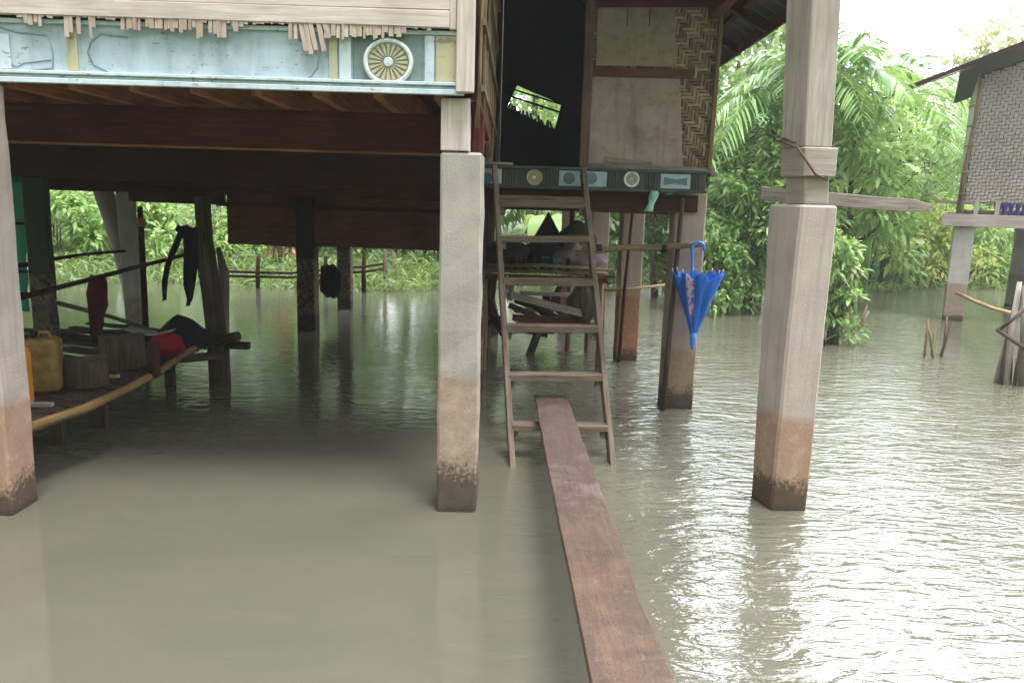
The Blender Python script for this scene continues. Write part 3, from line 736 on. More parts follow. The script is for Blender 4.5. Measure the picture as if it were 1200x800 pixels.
def weave(x0, x1, z0, z1, Y, c, mat, name, run=3, amp=.004, parent=H, rot=None, gap=.1):
    """twill of flat split strips: each strip rises and dips in runs"""
    m_ = MB(); nx, nz = int((x1 - x0) / c), int((z1 - z0) / c); per = run * 2
    def top(i, j): return ((i + j) % per) < run
    for j in range(nz):
        for i in range(nx):
            X0, X1, Z0, Z1 = x0 + i * c, x0 + (i + 1) * c, z0 + j * c, z0 + (j + 1) * c
            # only the strip lying on top in this cell is visible; merge runs along its direction
            if top(i, j) and (i == 0 or not top(i - 1, j)):
                k = i
                while k < nx and top(k, j): k += 1
                o = random.uniform(-.001, .001); g_ = c * gap * random.uniform(.5, 1.6); tl = random.uniform(-1, 1) * c * .07
                xe = x0 + k * c; xm = (X0 + xe) / 2
                m_.grid([[(X0 - c * .12, Y + .003, Z0 + g_), (xm, Y - amp + o, Z0 + g_ + tl), (xe + c * .12, Y + .003, Z0 + g_)],
                         [(X0 - c * .12, Y + .003, Z1 - g_), (xm, Y - amp + o, Z1 - g_ + tl), (xe + c * .12, Y + .003, Z1 - g_)]][::-1], smooth=False)
                for f_ in (-1, -2): m_.uv[f_] = [(u * 1 + k * .731 + j * .37, t) for u, t in ((0, .0), (.05, 0), (.05, c), (0, c))]
            if not top(i, j) and (j == 0 or top(i, j - 1)):
                k = j
                while k < nz and not top(i, k): k += 1
                o = random.uniform(-.001, .001); g_ = c * gap * random.uniform(.5, 1.6); tl = random.uniform(-1, 1) * c * .07
                ze = z0 + k * c; zm = (Z0 + ze) / 2
                m_.grid([[(X0 + g_, Y + .003, Z0 - c * .12), (X0 + g_ + tl, Y - amp + o, zm), (X0 + g_, Y + .003, ze + c * .12)],
                         [(X1 - g_, Y + .003, Z0 - c * .12), (X1 - g_ + tl, Y - amp + o, zm), (X1 - g_, Y + .003, ze + c * .12)]], smooth=False)
                for f_ in (-1, -2): m_.uv[f_] = [(u * 1 + k * .531 + i * .47, t) for u, t in ((0, .0), (.05, 0), (.05, c), (0, c))]
    return m_.build(name, mat, parent)
weave(bx(690, 100), bx(838, 100, yw), 1.92, 3.35, yw + .022, .026, M['weave'], 'woven_wall')
mb = MB(); mb.beam((1.485, yw, 1.9), (1.50, yw, 3.5), .03, .03, up=(1, 0, 0)); mb.build('corner_pole', M['bamboo_old'], H)
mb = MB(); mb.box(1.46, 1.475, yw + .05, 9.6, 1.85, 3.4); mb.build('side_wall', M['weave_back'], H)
mb = MB()
for k in range(70): mb.beam((1.49, yw + .06 + k * .05, 1.82), (1.49, yw + .06 + k * .05, 3.35), .006, .04, up=(0, 1, 0))
mb.build('side_wall_slats', M['strip'], H)
# dark room behind the door with a slanted gap at its back
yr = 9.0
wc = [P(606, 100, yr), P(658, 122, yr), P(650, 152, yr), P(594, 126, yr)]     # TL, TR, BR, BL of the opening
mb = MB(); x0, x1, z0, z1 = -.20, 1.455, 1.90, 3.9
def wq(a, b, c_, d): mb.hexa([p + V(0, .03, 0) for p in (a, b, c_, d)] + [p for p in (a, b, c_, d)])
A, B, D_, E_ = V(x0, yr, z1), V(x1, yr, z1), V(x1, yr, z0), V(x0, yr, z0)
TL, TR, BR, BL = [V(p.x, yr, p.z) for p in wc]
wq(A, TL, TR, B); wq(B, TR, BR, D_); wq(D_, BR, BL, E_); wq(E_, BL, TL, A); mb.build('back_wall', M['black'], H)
mb = MB()
mb.beam(TL.lerp(BL, .12) + V(-.1, -.02, 0), TR.lerp(BR, .12) + V(.1, -.02, 0), .012, .018)
mb.beam(TL.lerp(BL, .42) + V(-.1, -.02, 0), TR.lerp(BR, .42) + V(.1, -.02, 0), .02, .02)
mb.build('window_bars', M['black'], H)
mb = MB()
for k in range(26):
    t = k / 25; p = BL.lerp(BR, t); mb.beam(p + V(random.uniform(-.02, .02), -.01, -.03), p + V(random.uniform(-.03, .03), -.01, random.uniform(.0, .07)), .01, .025, up=(1, 0, 0))
mb.build('ragged_edge', M['black'], H)
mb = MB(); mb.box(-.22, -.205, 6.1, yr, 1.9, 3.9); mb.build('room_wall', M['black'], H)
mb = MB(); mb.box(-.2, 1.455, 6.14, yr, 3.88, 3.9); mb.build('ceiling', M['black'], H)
mb = MB(); mb.box(-.22, xd1 + .08, yw - .01, yw + .02, 3.45, 3.9); mb.build('lintel', M['wood_brown'], H)
# roofs
def sheet(pts, mat, name, n=60, amp=.012, th=.004):
    """corrugated sheet: pts = 4 corners (eave a, eave b, ridge b, ridge a)"""
    a, b, c_, d = [Vector(p) for p in pts]; nrm_ = (b - a).cross(d - a).normalized(); g_ = []
    for i in range(n + 1):
        t = i / n; off = nrm_ * amp * math.sin(i * math.pi / 2)
        g_.append([a.lerp(b, t) + off, d.lerp(c_, t) + off])
    m_ = MB(); m_.grid(g_); return m_.build(name, mat, H, 0, None, th)
sheet([(1.98, 4.15, 3.10), (1.98, 9.9, 3.10), (.2, 9.9, 4.1), (.2, 4.15, 4.1)], M['tin'], 'roof_sheet', 120)
mb = MB(); mb.beam((1.96, 4.2, 3.05), (1.96, 9.9, 3.05), .02, .10, n=6, wob=.003); mb.build('eave_board', M['thatch'], H)
for y in (4.6, 5.5, 6.4, 7.3): mb = MB(); mb.beam((1.94, y, 3.04), (.25, y, 4.0), .05, .08); mb.build('rafter', M['wood_dark'], H)
for xz in ((1.75, 3.19), (1.2, 3.5)): mb = MB(); mb.beam((xz[0], 4.2, xz[1]), (xz[0], 9.8, xz[1]), .05, .04); mb.build('purlin', M['wood_brown'], H)
mb = MB(); mb.beam((1.44, 4.08, 3.08), (1.44, 9.5, 3.08), .08, .1); mb.build('wall_plate', M['wood_brown'], H)
sheet([(-9.0, 3.45, 4.55), (.15, 3.45, 4.55), (.15, 7.8, 6.4), (-9.0, 7.8, 6.4)], M['tin'], 'roof_sheet', 160)
sheet([(-9.0, 12.2, 4.55), (.15, 12.2, 4.55), (.15, 7.8, 6.4), (-9.0, 7.8, 6.4)], M['tin'], 'roof_sheet', 160)
mb = MB()
mb.box(XL - .02, XL, YF + .1, 11.8, 2.3, 4.6); mb.box(XL, -.25, 11.78, 11.8, 2.3, 4.6); mb.box(-.24, -.228, 6.1, 11.8, 2.3, 4.6)
mb.build('house_wall', M['wood_brown'], H)
mb = MB(); mb.hexa([(-.21, YF, 4.6), (-.21, 11.8, 4.6), (-.21, 7.83, 6.3), (-.21, 7.77, 6.3), (-.24, YF, 4.6), (-.24, 11.8, 4.6), (-.24, 7.83, 6.3), (-.24, 7.77, 6.3)]); mb.build('gable', M['plank_pink'], H)

# ================================================================ RIGHT HUT
YH = 12.24
B_ = empty('woven_hut', (6.95, YH, 0), 'grey woven hut on pale posts across the water, at the right', 'hut')
hz = lambda px, py: P(px, py, YH).z
post(6.90, 7.19, YH, YH + .28, 1.49, M['conc_far'], None, parent=B_)
post(10.3, 10.6, YH, YH + .28, 1.49, M['conc_far'], None, parent=B_)
post(8.0, 8.25, 15.5, 15.75, 1.49, M['conc_far'], None, parent=B_); post(10.3, 10.6, 15.5, 15.75, 1.49, M['conc_far'], None, parent=B_)
mb = MB(); mb.beam((6.72, YH - .03, 1.585), (11, YH - .03, 1.575), .1, .19, n=4, wob=.004); mb.build('floor_beam', M['wood_pale'], B_, .006)
mb = MB(); mb.beam((6.6, YH + .02, 1.86), (7.15, YH + .02, 1.85), .06, .05); mb.beam((6.95, YH + .2, 1.72), (11, YH + .2, 1.72), .05, .05); mb.build('ledger', M['wood_grey'], B_)
for px in (1142, 1163): mb = MB(); mb.beam((P(px, 240, YH).x, YH, 1.68), (P(px, 240, YH).x, YH, 1.90), .05, .06, up=(1, 0, 0)); mb.build('stud', M['wood_pale'], B_)
mb = MB(); mb.box(6.8, 11, YH + .25, 15.8, 1.66, 1.70); mb.build('floor', M['wood_grey'], B_)
# woven front wall, cut to the slope of the roof
wl = MB(); cell = .05
rz = lambda x: 3.78 + (x - 6.95) * .365 if x < 9.0 else 3.78 + (2.05 - (x - 9.0)) * .365
x0 = 7.0
m_ = MB(); nx = int(4.0 / cell)
for i in range(nx):
    X = x0 + i * cell; nz = int((rz(X) - .04 - 1.86) / cell)
    for j in range(nz):
        Z = 1.86 + j * cell; tp = ((i + j) % 4) < 2; am = .006; y_ = YH + .02 + random.uniform(-.002, .002)
        if tp: m_.grid([[(X - .01, y_ + .01, Z + .004), (X + cell / 2, y_ - am, Z + .004), (X + cell + .01, y_ + .01, Z + .004)], [(X - .01, y_ + .01, Z + cell - .004), (X + cell / 2, y_ - am, Z + cell - .004), (X + cell + .01, y_ + .01, Z + cell - .004)]][::-1], smooth=False)
        else: m_.grid([[(X + .004, y_ + .01, Z - .01), (X + .004, y_ - am, Z + cell / 2), (X + .004, y_ + .01, Z + cell + .01)], [(X + cell - .004, y_ + .01, Z - .01), (X + cell - .004, y_ - am, Z + cell / 2), (X + cell - .004, y_ + .01, Z + cell + .01)]], smooth=False)
        for f_ in (-1, -2): m_.uv[f_] = [(i * .37 + j * .71, 0), (i * .37 + j * .71 + .04, 0), (i * .37 + j * .71 + .04, .04), (i * .37 + j * .71, .04)]
m_.build('woven_wall', M['grey_weave'], B_)
mb = MB(); mb.hexa([(6.99, YH + .04, 1.85), (11, YH + .04, 1.85), (11, YH + .06, 1.85), (6.99, YH + .06, 1.85), (6.99, YH + .04, 3.76), (11, YH + .04, 3.76), (11, YH + .06, 3.76), (6.99, YH + .06, 3.76)])
mb.hexa([(6.99, YH + .04, 3.765), (11, YH + .04, 3.765), (11, YH + .06, 3.765), (6.99, YH + .06, 3.765), (8.95, YH + .04, 4.45), (9.05, YH + .04, 4.45), (9.05, YH + .06, 4.45), (8.95, YH + .06, 4.45)])
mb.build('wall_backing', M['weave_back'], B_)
mb = MB(); mb.tube([(6.93, YH - .02, 1.70), (6.95, YH - .02, 2.4), (7.0, YH - .02, 3.1), (7.0, YH - .02, 3.75)], [.035, .03, .03, .026], 7)
for z in (1.98, 2.3, 2.7, 3.0, 3.3): mb.tube([(6.9, YH - .05, z), (7.02, YH - .05, z + .02)], .016, 6)
mb.build('corner_pole', M['bamboo_old'], B_)
mb = MB(); mb.box(6.985, 7.0, YH + .06, 15.8, 1.7, 3.8); mb.build('side_wall', M['grey_weave'], B_)
def sheet2(pts, n, parent, mat, amp=.015):
    a, b, c_, d = [Vector(p) for p in pts]; nn = (b - a).cross(d - a).normalized(); g_ = [[a.lerp(b, i / n) + nn * amp * math.sin(i * math.pi / 2), d.lerp(c_, i / n) + nn * amp * math.sin(i * math.pi / 2)] for i in range(n + 1)]
    m_ = MB(); m_.grid(g_); return m_.build('roof_sheet', mat, parent, 0, None, .01)
sheet2([(6.72, YH - .45, 3.845), (6.72, 16.2, 3.845), (9.0, 16.2, 4.72), (9.0, YH - .45, 4.72)], 60, B_, M['tin'])
sheet2([(11.5, YH - .45, 3.75), (11.5, 16.2, 3.75), (9.0, 16.2, 4.72), (9.0, YH - .45, 4.72)], 60, B_, M['tin'])
mb = MB(); mb.beam((6.05, YH - .43, 3.56), (9.0, YH - .43, 4.675), .03, .06, n=4, wob=.004); mb.build('barge_board', M['wood_dark'], B_)
mb = MB(); mb.tube([(5.7, YH - .3, 3.42), (6.2, YH - .3, 3.60), (6.9, YH - .3, 3.85)], .014, 6); mb.build('rafter_end', M['wood_grey'], B_)
B_.rotation_euler = (0, 0, R(-28)); HUTM = Matrix.Translation((6.95, YH, 0)) @ Matrix.Rotation(R(-28), 4, 'Z') @ Matrix.Translation((-6.95, -YH, 0))
for k in range(7):
    x = P(1163 + k * 6.5, 243, YH).x; mb = MB(); g_ = []
    for i in range(6):
        zz = 1.86 - .04 * i; ww = .035 + .012 * math.sin(i + k); g_.append([(x - ww, YH + .005, zz), (x + .01 * math.sin(i * 2 + k), YH - .02, zz - .004), (x + ww, YH + .0, zz)])
    mb.grid(g_); mb.v = [HUTM @ v for v in mb.v]; o = mb.build('hanging_cloth', M['purple'], None, 0, None, .004)
    tag(o, 'small purple cloth pegged in a row under the wall of the woven hut', 'cloth', 'purple cloths under the woven hut')

# ================================================================ LADDER
YL0, YL1 = W(598, 545).y, 5.97
la0, la1 = W(600, 545, 0), P(580, 203, YL1); lb0, lb1 = W(717, 543, 0), P(684, 205, YL1)
L_ = empty('ladder', ((la0.x + lb0.x) / 2, la0.y, 0), 'weathered wooden ladder leading from the flood water up to the dark doorway', 'ladder')
lup = (la1 - la0).cross(lb0 - la0).normalized()
for a, b in ((la0, la1), (lb0, lb1)):
    a2 = a - (b - a).normalized() * .45; mb = MB(); b2 = b + (b - a).normalized() * .05
    mb.beam(a2, b2, .036, .075, up=lup, n=9, wob=.0025); mb.build('rail', M['ladder'], L_, .003)
def lat(a, b, ypx):
    best = min(range(1001), key=lambda i: abs(projy(a.lerp(b, i / 1000)) - ypx)); return a.lerp(b, best / 1000)
def projy(p): v = p - EYE; return 400 - FPX * v.dot(CY) / v.dot(F)
for yl, yr_, th in ((238, 240, .055), (280, 280, .045), (330, 331, .05), (384, 385, .048), (441, 441, .045), (499, 500, .04)):
    a, b = lat(la0, la1, yl), lat(lb0, lb1, yr_); d = (b - a).normalized()
    mb = MB(); mb.beam(a + d * .012, b - d * .012, .11, th, up=(0, 0, 1), n=5, wob=.002)
    if yl == 238: mb.beam(a + d * .01 + V(0, .05, .045), b - d * .02 + V(0, .05, .04), .10, .03, n=3, wob=.002)
    r_ = mb.build('rung', M['ladder'], L_, .003)
    for p, s_ in ((a, 1), (b, -1)):
        mb = MB(); q0 = p + d * s_ * .038 + V(0, -.02, -th / 2 - .001); mb.beam(q0, q0 + V(0, -.01, -.05), .03, .035, up=(1, 0, 0)); mb.build('cleat', M['ladder'], r_, .003)

# ================================================================ WALKWAY PLANK
e0, e1 = W(627, 463, .34), W(663, 462, .34); n0, n1 = W(695, 800, .46), W(795, 800, .46)
mb = MB(); nn = 22; ext = 1.9
cen0, cen1 = (e0 + e1) / 2, (n0 + n1) / 2; d = (cen1 - cen0).normalized(); Lp = (cen1 - cen0).length; sdv = V(-d.y, d.x, 0).normalized()
hw0, hw1 = (e1 - e0).length / 2, (n1 - n0).length / 2
rings = []
for i in range(nn + 1):
    t = i / nn * (Lp + .9); c_ = cen0 + d * t; hw = hw0 + (hw1 - hw0) * min(1, t / Lp); c_.z += -.02 * math.sin(math.pi * min(1, t / (Lp + .9)))
    jl, jr = random.uniform(-.0025, .0025), random.uniform(-.003, .003) - (.012 * math.exp(-((i - 15) / .8) ** 2))
    rings.append([c_ - sdv * (hw + jl) + V(0, 0, -.03), c_ + sdv * (hw + jr) + V(0, 0, -.03), c_ + sdv * (hw + jr), c_ - sdv * (hw + jl)])
for r in rings: mb.v += r
for i in range(nn):
    u0, u1 = i * .2, (i + 1) * .2
    for k in range(4):
        k2 = (k + 1) % 4; mb.face([i * 4 + k, i * 4 + k2, i * 4 + 4 + k2, i * 4 + 4 + k], [(u0, k * .2), (u0, k * .2 + .2), (u1, k * .2 + .2), (u1, k * .2)])
mb.face([3, 2, 1, 0], [(0, 0)] * 4); mb.face([nn * 4 + k for k in range(4)], [(0, 0)] * 4)
tag(mb.build('walkway_plank', M['plank'], None, .003), 'long worn purple brown plank laid from the foreground onto the lowest ladder rung', 'plank')

# ================================================================ UMBRELLA, RAIL, STICKS
YU = 5.93
top_h = P(822, 284, YU)
um = empty('umbrella', P(812, 410, YU), 'closed blue umbrella hooked upside down over the bamboo rail', 'umbrella')
mb = MB(); hx = P(811, 318, YU); pts = [hx + V(0, 0, -.15), hx, P(811, 296, YU)]
c_ = P(818, 291, YU)
for k in range(8): a = math.pi - k * math.pi / 6.2; pts.append(c_ + V(math.cos(a) * .048, 0, math.sin(a) * .046))
mb.tube(pts, [.006, .008] + [.0125] * (len(pts) - 2), 10); mb.build('handle', M['blue_plastic'], um)
tipz = P(812, 397, YU); ax0 = tipz; ax1 = P(812, 320, YU); Lc = ax1.z - ax0.z
mb = MB(); g_ = []; ns = 64
for i in range(15):
    t = i / 14; row = []
    for k in range(ns):
        a = 2 * math.pi * k / ns; rib = abs(math.cos(4 * a))          # 8 ribs
        rr = .012 + (.190 * t ** 1.05) * (.72 + .28 * rib ** .9) * (1 + .07 * math.sin(3 * a + 5 * t) + .04 * math.sin(11 * a + 9 * t) + .08 * math.cos(a) * t)
        zz = t * Lc - (1 - rib) * .045 * max(0, t - .55) / .45 + (rib ** 6) * .02 * max(0, t - .8) / .2
        if t > .85: rr *= 1 - .10 * (t - .85) / .15 * (1 - rib)
        row.append((tipz.x + math.cos(a) * rr, tipz.y + math.sin(a) * rr * .75, tipz.z + zz))
    g_.append(row)
mb.grid(g_, 0, True, True)
for fi in range(len(mb.f)):
    k = mb.f[fi][0] % ns; i = mb.f[fi][0] // ns; a = k / ns * 8 % 8
    if (41 <= k <= 44 or 58 <= k <= 60) and i > 4: mb.mi[fi] = 1
cn = mb.build('canopy', [M['blue_cloth'], M['print']], um, 0, None, .002)
mb = MB()
for r8 in range(8):
    a = 2 * math.pi * r8 / 8; mb.tube([(tipz.x + math.cos(a) * .19, tipz.y + math.sin(a) * .142, tipz.z + Lc + .005), (tipz.x + math.cos(a) * .197, tipz.y + math.sin(a) * .15, tipz.z + Lc + .035)], .004, 6)
mb.build('rib_tips', M['white_paint'], um)
mb = MB(); mb.tube([tipz + V(0, 0, .05), tipz + V(0, 0, 0), tipz + V(0, 0, -.045), tipz + V(0, 0, -.085)], [.022, .026, .02, .008], 12); mb.build('ferrule', M['blue_plastic'], um)

YR = 6.0
mb = MB(); mb.tube([P(674, 297, YR), P(700, 294, YR), P(730, 290, YR), P(770, 291, YR), P(800, 288, YR), P(829, 286, YR)], [.022, .024, .025, .026, .024, .022], 9)
tag(mb.build('bamboo_rail', M['bamboo_old']), 'bamboo rail tied level beside the ladder, carrying the blue umbrella', 'rail')
for px_ in (702, 778):
    c_ = P(px_, 291, YR); mb = MB(); mb.tube([c_ + V(-.02, 0, 0), c_ + V(.02, 0, 0)], .031, 8); mb.build('lashing', M['rubber'], bpy.data.objects['bamboo_rail'])
def stick(name, label, cat, pts, r, mat='bamboo_old', group=None, seg=7):
    m_ = MB(); n_ = len(pts); m_.tube(pts, r if hasattr(r, '__len__') else [r * (1 - .25 * i / max(1, n_ - 1)) for i in range(n_)], seg)
    return tag(m_.build(name, M[mat]), label, cat, group)
b = W(779, 480, 0); stick('pole', 'thin dark pole standing in water against the post behind the umbrella', 'pole', [V(b.x - .03, 6.07, -.45), V(b.x, 6.07, .8), V(b.x + .03, 6.07, 1.70)], .024, 'pole_dark')
b = W(721, 420, 0); stick('pole', 'thin black pole against the orange footed post', 'pole', [V(b.x, 8.0, -.45), V(b.x + .03, 8.0, .8), V(b.x + .08, 8.02, 1.72)], .02, 'wood_dark')
stick('pole', 'pale thin rail tied across the posts behind the umbrella', 'rail', [P(690, 340, 8.05), P(735, 339, 8.04), P(790, 333, 8.0)], .018, 'bamboo')
stick('pole', 'second dark rail just under the umbrella rail, farther back', 'rail', [P(685, 322, 8.6), P(700, 325, 8.6), P(720, 323, 8.6)], .018, 'wood_dark')
mb = MB(); g_ = []
for i in range(8):
    t = i / 7; c_ = P(768 - 8 * t, 224 + 24 * t, YB - .02); ww = .03 + .006 * math.sin(i * 1.1); g_.append([c_ + V(-ww, .01 * math.sin(i), 0), c_ + V(0, -.012, 0), c_ + V(ww, .01 * math.cos(i), 0)])
mb.grid(g_); tag(mb.build('tarp_strip', M['teal_strip'], None, 0, None, .002), 'torn pale teal strip hanging below the dark fascia', 'strip')

def hang(label, pts, wds, Y, mat, cat='cloth', name='hanging_cloth'):
    m_ = MB(); g_ = []
    for i, ((x, y), w_) in enumerate(zip(pts, wds)):
        c_ = P(x, y, Y); ww = w_ / 900 * Y / 2; g_.append([c_ + V(ww * s_, .03 * math.sin(4 * s_ + i * .8), .008 * math.sin(5 * s_ + i)) for s_ in (-1, -.66, -.33, 0, .33, .66, 1)])
    m_.grid(g_); return tag(m_.build(name, mat, None, 0, None, .006), label, cat)
# ================================================================ SHELF AND CLUTTER UNDER THE ENTRANCE
ys0, ys1 = 7.4, 8.6; zs = .98
SH = empty('bamboo_shelf', (.25, ys0, 0), 'rough bamboo shelf under the entrance, piled with dark bundles', 'shelf')
mb = MB()
for k in range(12): y = ys0 + k * .1; mb.tube([(-.32, y, zs), (.3, y + .01, zs + .01), (.88, y, zs)], .022, 6)
mb.build('shelf_top', M['bamboo_old'], SH)
mb = MB(); mb.beam((-.32, ys0 - .03, zs - .05), (.9, ys0 - .03, zs - .06), .05, .05, n=4, wob=.004); mb.build('shelf_bearer', M['wood_brown'], SH); mb = MB(); mb.beam((-.32, ys1, zs - .05), (.9, ys1, zs - .06), .05, .05); mb.build('shelf_bearer', M['wood_brown'], SH)
for x, y in ((-.28, ys0), (.84, ys0), (-.28, ys1), (.84, ys1), (.62, ys1)):
    mb = MB(); mb.tube([(x, y, -.45), (x + .01, y, .4), (x, y, zs + (.75 if y > 8 and x < .8 else -.03))], .028, 7); mb.build('leg', M['bamboo_old'], SH)
def lump(name, label, cat, c, rx, ry, rz_, mat, seed=0, group=None, pw=1., fold=.12):
    m_ = MB(); g_ = []; rs = random.Random(seed); ph = [rs.uniform(0, 6.28) for _ in range(6)]
    for i in range(13):
        th_ = math.pi * i / 12; row = []
        for k in range(20):
            a = 2 * math.pi * k / 20; r_ = 1 + fold * math.sin(3 * a + ph[0] + 2 * th_) + fold * .8 * math.sin(7 * a + ph[1] + 3 * th_) + fold * .5 * math.sin(5 * th_ + ph[2] + 2 * a)
            s_ = math.sin(th_) ** pw; row.append((c[0] + math.cos(a) * s_ * rx * r_, c[1] + math.sin(a) * s_ * ry * r_, c[2] + rz_ * math.cos(th_) * (1 + fold * .6 * math.sin(2 * a + ph[3]))))
        g_.append(row)
    m_.grid(g_, 0, True, True); return tag(m_.build(name, mat), label, cat, group)
lump('sack', 'crumpled grey pink sack at the right end of the shelf', 'sack', (.62, 7.55, zs + .13), .22, .17, .15, M['sack'], 2, fold=.2)
lump('bundle', 'black bundle lying at the left end of the shelf', 'bundle', (-.08, 7.7, zs + .15), .24, .2, .15, M['rubber'], 3)
lump('bundle', 'black bundle in the middle of the shelf behind the ladder', 'bundle', (.3, 7.95, zs + .14), .22, .2, .14, M['rubber'], 5)
mb = MB(); c_ = V(.40, 7.52, zs + .02)
mb.tube([c_, c_ + V(0, 0, .02), c_ + V(0, 0, .11), c_ + V(0, 0, .12)], [.07, .10, .13, .14], 18); tag(mb.build('basin', plain('dull blue plastic', '4d8ba8', .4, .3)), 'small dull blue basin on the shelf behind the ladder', 'basin')
# dark peaked tarp
mb = MB(); pk = P(643, 250, 8.3)
base_ = [(.06, 8.0), (.62, 8.0), (.66, 8.5), (.05, 8.5)]
g_ = []
for i in range(9):
    t = i / 8; row = []
    for k in range(16):
        a = k / 16 * 4; j = int(a); f_ = a - j; b0_, b1_ = base_[j], base_[(j + 1) % 4]; x = b0_[0] + (b1_[0] - b0_[0]) * f_; y = b0_[1] + (b1_[1] - b0_[1]) * f_
        s_ = 1 - t; row.append((pk.x + (x - pk.x) * s_, pk.y + (y - pk.y) * s_, zs + .02 + (pk.z - zs) * t + .02 * math.sin(k * 2 + i) * s_))
    g_.append(row)
mb.grid(g_, 0, True, True); tag(mb.build('tarp', M['rubber']), 'black tarp draped into a peak on the shelf', 'tarp')
lump('tarp', 'olive green tarp heap beside the black peaked tarp', 'tarp', (.66, 8.25, zs + .24), .2, .18, .24, M['green_tarp'], 8)
for k in range(9):
    x = -.16 + k * .085; mb = MB(); c_ = V(x, 7.4 + .03 * (k % 2), zs + .025); hh = random.uniform(.10, .15); rr = random.uniform(.018, .028)
    mb.tube([c_, c_ + V(0, 0, .01), c_ + V(0, 0, hh * .7), c_ + V(0, 0, hh * .85), c_ + V(0, 0, hh)], [rr * .9, rr, rr, rr * .4, rr * .4], 10)
    tag(mb.build('bottle', [M['black'], M['rubber'], M['wood_dark']][k % 3]), 'small dark bottle standing in the row along the front edge of the shelf', 'bottle', 'bottles along the shelf edge')
# firewood pile
wp = [((600, 346), (702, 372), .035, .09, 'wood_grey', 'long grey board slanting down to the right, topmost of the woodpile'),
      ((598, 358), (668, 388), .04, .07, 'wood_dark', 'dark plank under the topmost grey board of the woodpile'),
      ((602, 372), (690, 378), .03, .08, 'wood_brown', 'brown plank lying nearly level low in the woodpile'),
      ((606, 380), (700, 368), .03, .05, 'wood_grey', 'grey stick crossing up to the right in the woodpile'),
      ((624, 352), (648, 374), .05, .10, 'wood_dark', 'short dark block leaning on the woodpile'),
      ((655, 360), (682, 378), .03, .04, 'bamboo', 'pale split stick at the right of the woodpile'),
      ((566, 350), (592, 392), .05, .09, 'wood_dark', 'dark crooked board left of the ladder in the woodpile'),
          ((598, 388), (704, 378), .03, .07, 'wood_pale', 'pale plank lying nearly level across the front of the woodpile'),
          ((604, 364), (700, 361), .03, .06, 'wood_grey', 'light grey plank lying level through the middle of the woodpile'),
          ((610, 343), (698, 347), .03, .05, 'wood_pale', 'pale batten lying level on top of the woodpile'),
          ((604, 352), (690, 386), .03, .07, 'wood_brown', 'brown plank slanting just under the topmost grey board of the woodpile'),
          ((640, 344), (646, 390), .04, .05, 'wood_dark', 'upright dark stick crossing the middle of the woodpile'),
          ((652, 346), (655, 366), .03, .03, 'wood_dark', 'short dark peg hanging under the shelf right of centre'),
          ((600, 386), (706, 384), .05, .08, 'wood_brown', 'wet brown board lying level at the bottom right of the woodpile'),
          ((684, 340), (690, 386), .05, .06, 'wood_grey', 'upright grey board at the right end of the woodpile'),
      ((566, 376), (640, 392), .05, .08, 'wood_dark', 'wet dark beam at the foot of the woodpile')]
for k, (a_, b_, wd, th, m_, lb) in enumerate(wp):
    mb = MB(); y_ = 7.7 + .06 * k; mb.beam(P(a_[0], a_[1], y_ - .15), P(b_[0], b_[1], y_ + .2), wd + .04, th * .8, n=4, wob=.004); tag(mb.build('firewood_plank', M[m_], None, .003), lb, 'firewood', 'driftwood and boards under the shelf')
stick('stump', 'crooked dark log standing in water left of the ladder', 'log', [W(574, 392) + V(0, 0, -.4), W(574, 392) + V(0, 0, .25), P(570, 350, 8.0), P(578, 325, 8.0)], [.12, .11, .09, .05], 'stump')

lump('bundle', 'brown sodden bundle wedged under the right end of the shelf', 'bundle', (.72, 7.9, .62), .16, .14, .2, M['stump'], 31, fold=.2)
stick('log', 'slender crooked log leaning up behind the woodpile', 'log', [V(.1, 8.3, -.3), V(.3, 8.3, .3), V(.55, 8.3, .85)], .05, 'stump')
stick('pole', 'bamboo pole lying aslant on the front edge of the shelf', 'pole', [V(-.3, 7.36, zs + .05), V(.3, 7.35, zs + .07), V(.95, 7.36, zs + .04)], .02, 'bamboo_old')
hang('grey rag hanging from the front edge of the shelf', [(596, 322), (597, 332), (596, 345), (598, 352)], [8, 12, 10, 6], 7.34, M['white_cloth'])

# ================================================================ LEFT PLATFORM
zp = .35
fpts = [(20, 508), (36, 500), (100, 478), (150, 455), (185, 436), (215, 415), (240, 402), (262, 392)]
fr = [W(x, y, zp) for x, y in fpts]
PL = empty('bamboo_platform', (-2.6, 5.3, 0), 'low bamboo platform above the water with a golden curved front pole', 'platform')
mb = MB(); mb.tube(fr, [.027, .028, .027, .026, .026, .025, .025, .024], 9); mb.build('edge_pole', M['bamboo_gold'], PL)
mb = MB()
import bisect
yb = 6.95
n_s = 30
for k in range(n_s):
    t = k / (n_s - 1) * (len(fr) - 1); i = min(int(t), len(fr) - 2); p = fr[i].lerp(fr[i + 1], t - i)
    q_ = V(p.x - 1.35 + random.uniform(-.05, .05) - .2, p.y + .55 + random.uniform(-.03, .03), zp - .02 + random.uniform(-.01, .01)); 
    mb.beam(p + V(0, 0, -.03), q_, .075, .014, n=3, wob=.004)
mb.build('decking', M['deck'], PL)
mb = MB()
a, b = W(28, 400, zp - .02), W(275, 396, zp - .02)
mb.beam(V(-4.6, 6.9, zp - .06), V(-2.35, 6.75, zp - .05), .07, .06, n=4, wob=.006); mb.beam(V(-4.4, 5.0, zp - .09), V(-2.5, 6.5, zp - .09), .06, .06); mb.beam(V(-4.5, 6.9, zp + .0), V(-3.0, 6.93, zp + .02), .14, .02, n=3, wob=.003)
mb.build('bearer', M['deck'], PL)
mb = MB(); mb.tube([P(232, 402, 6.7), P(262, 398, 6.65), P(279, 394, 6.6)], [.05, .045, .045], 9); mb.build('log_end', M['stump'], PL)
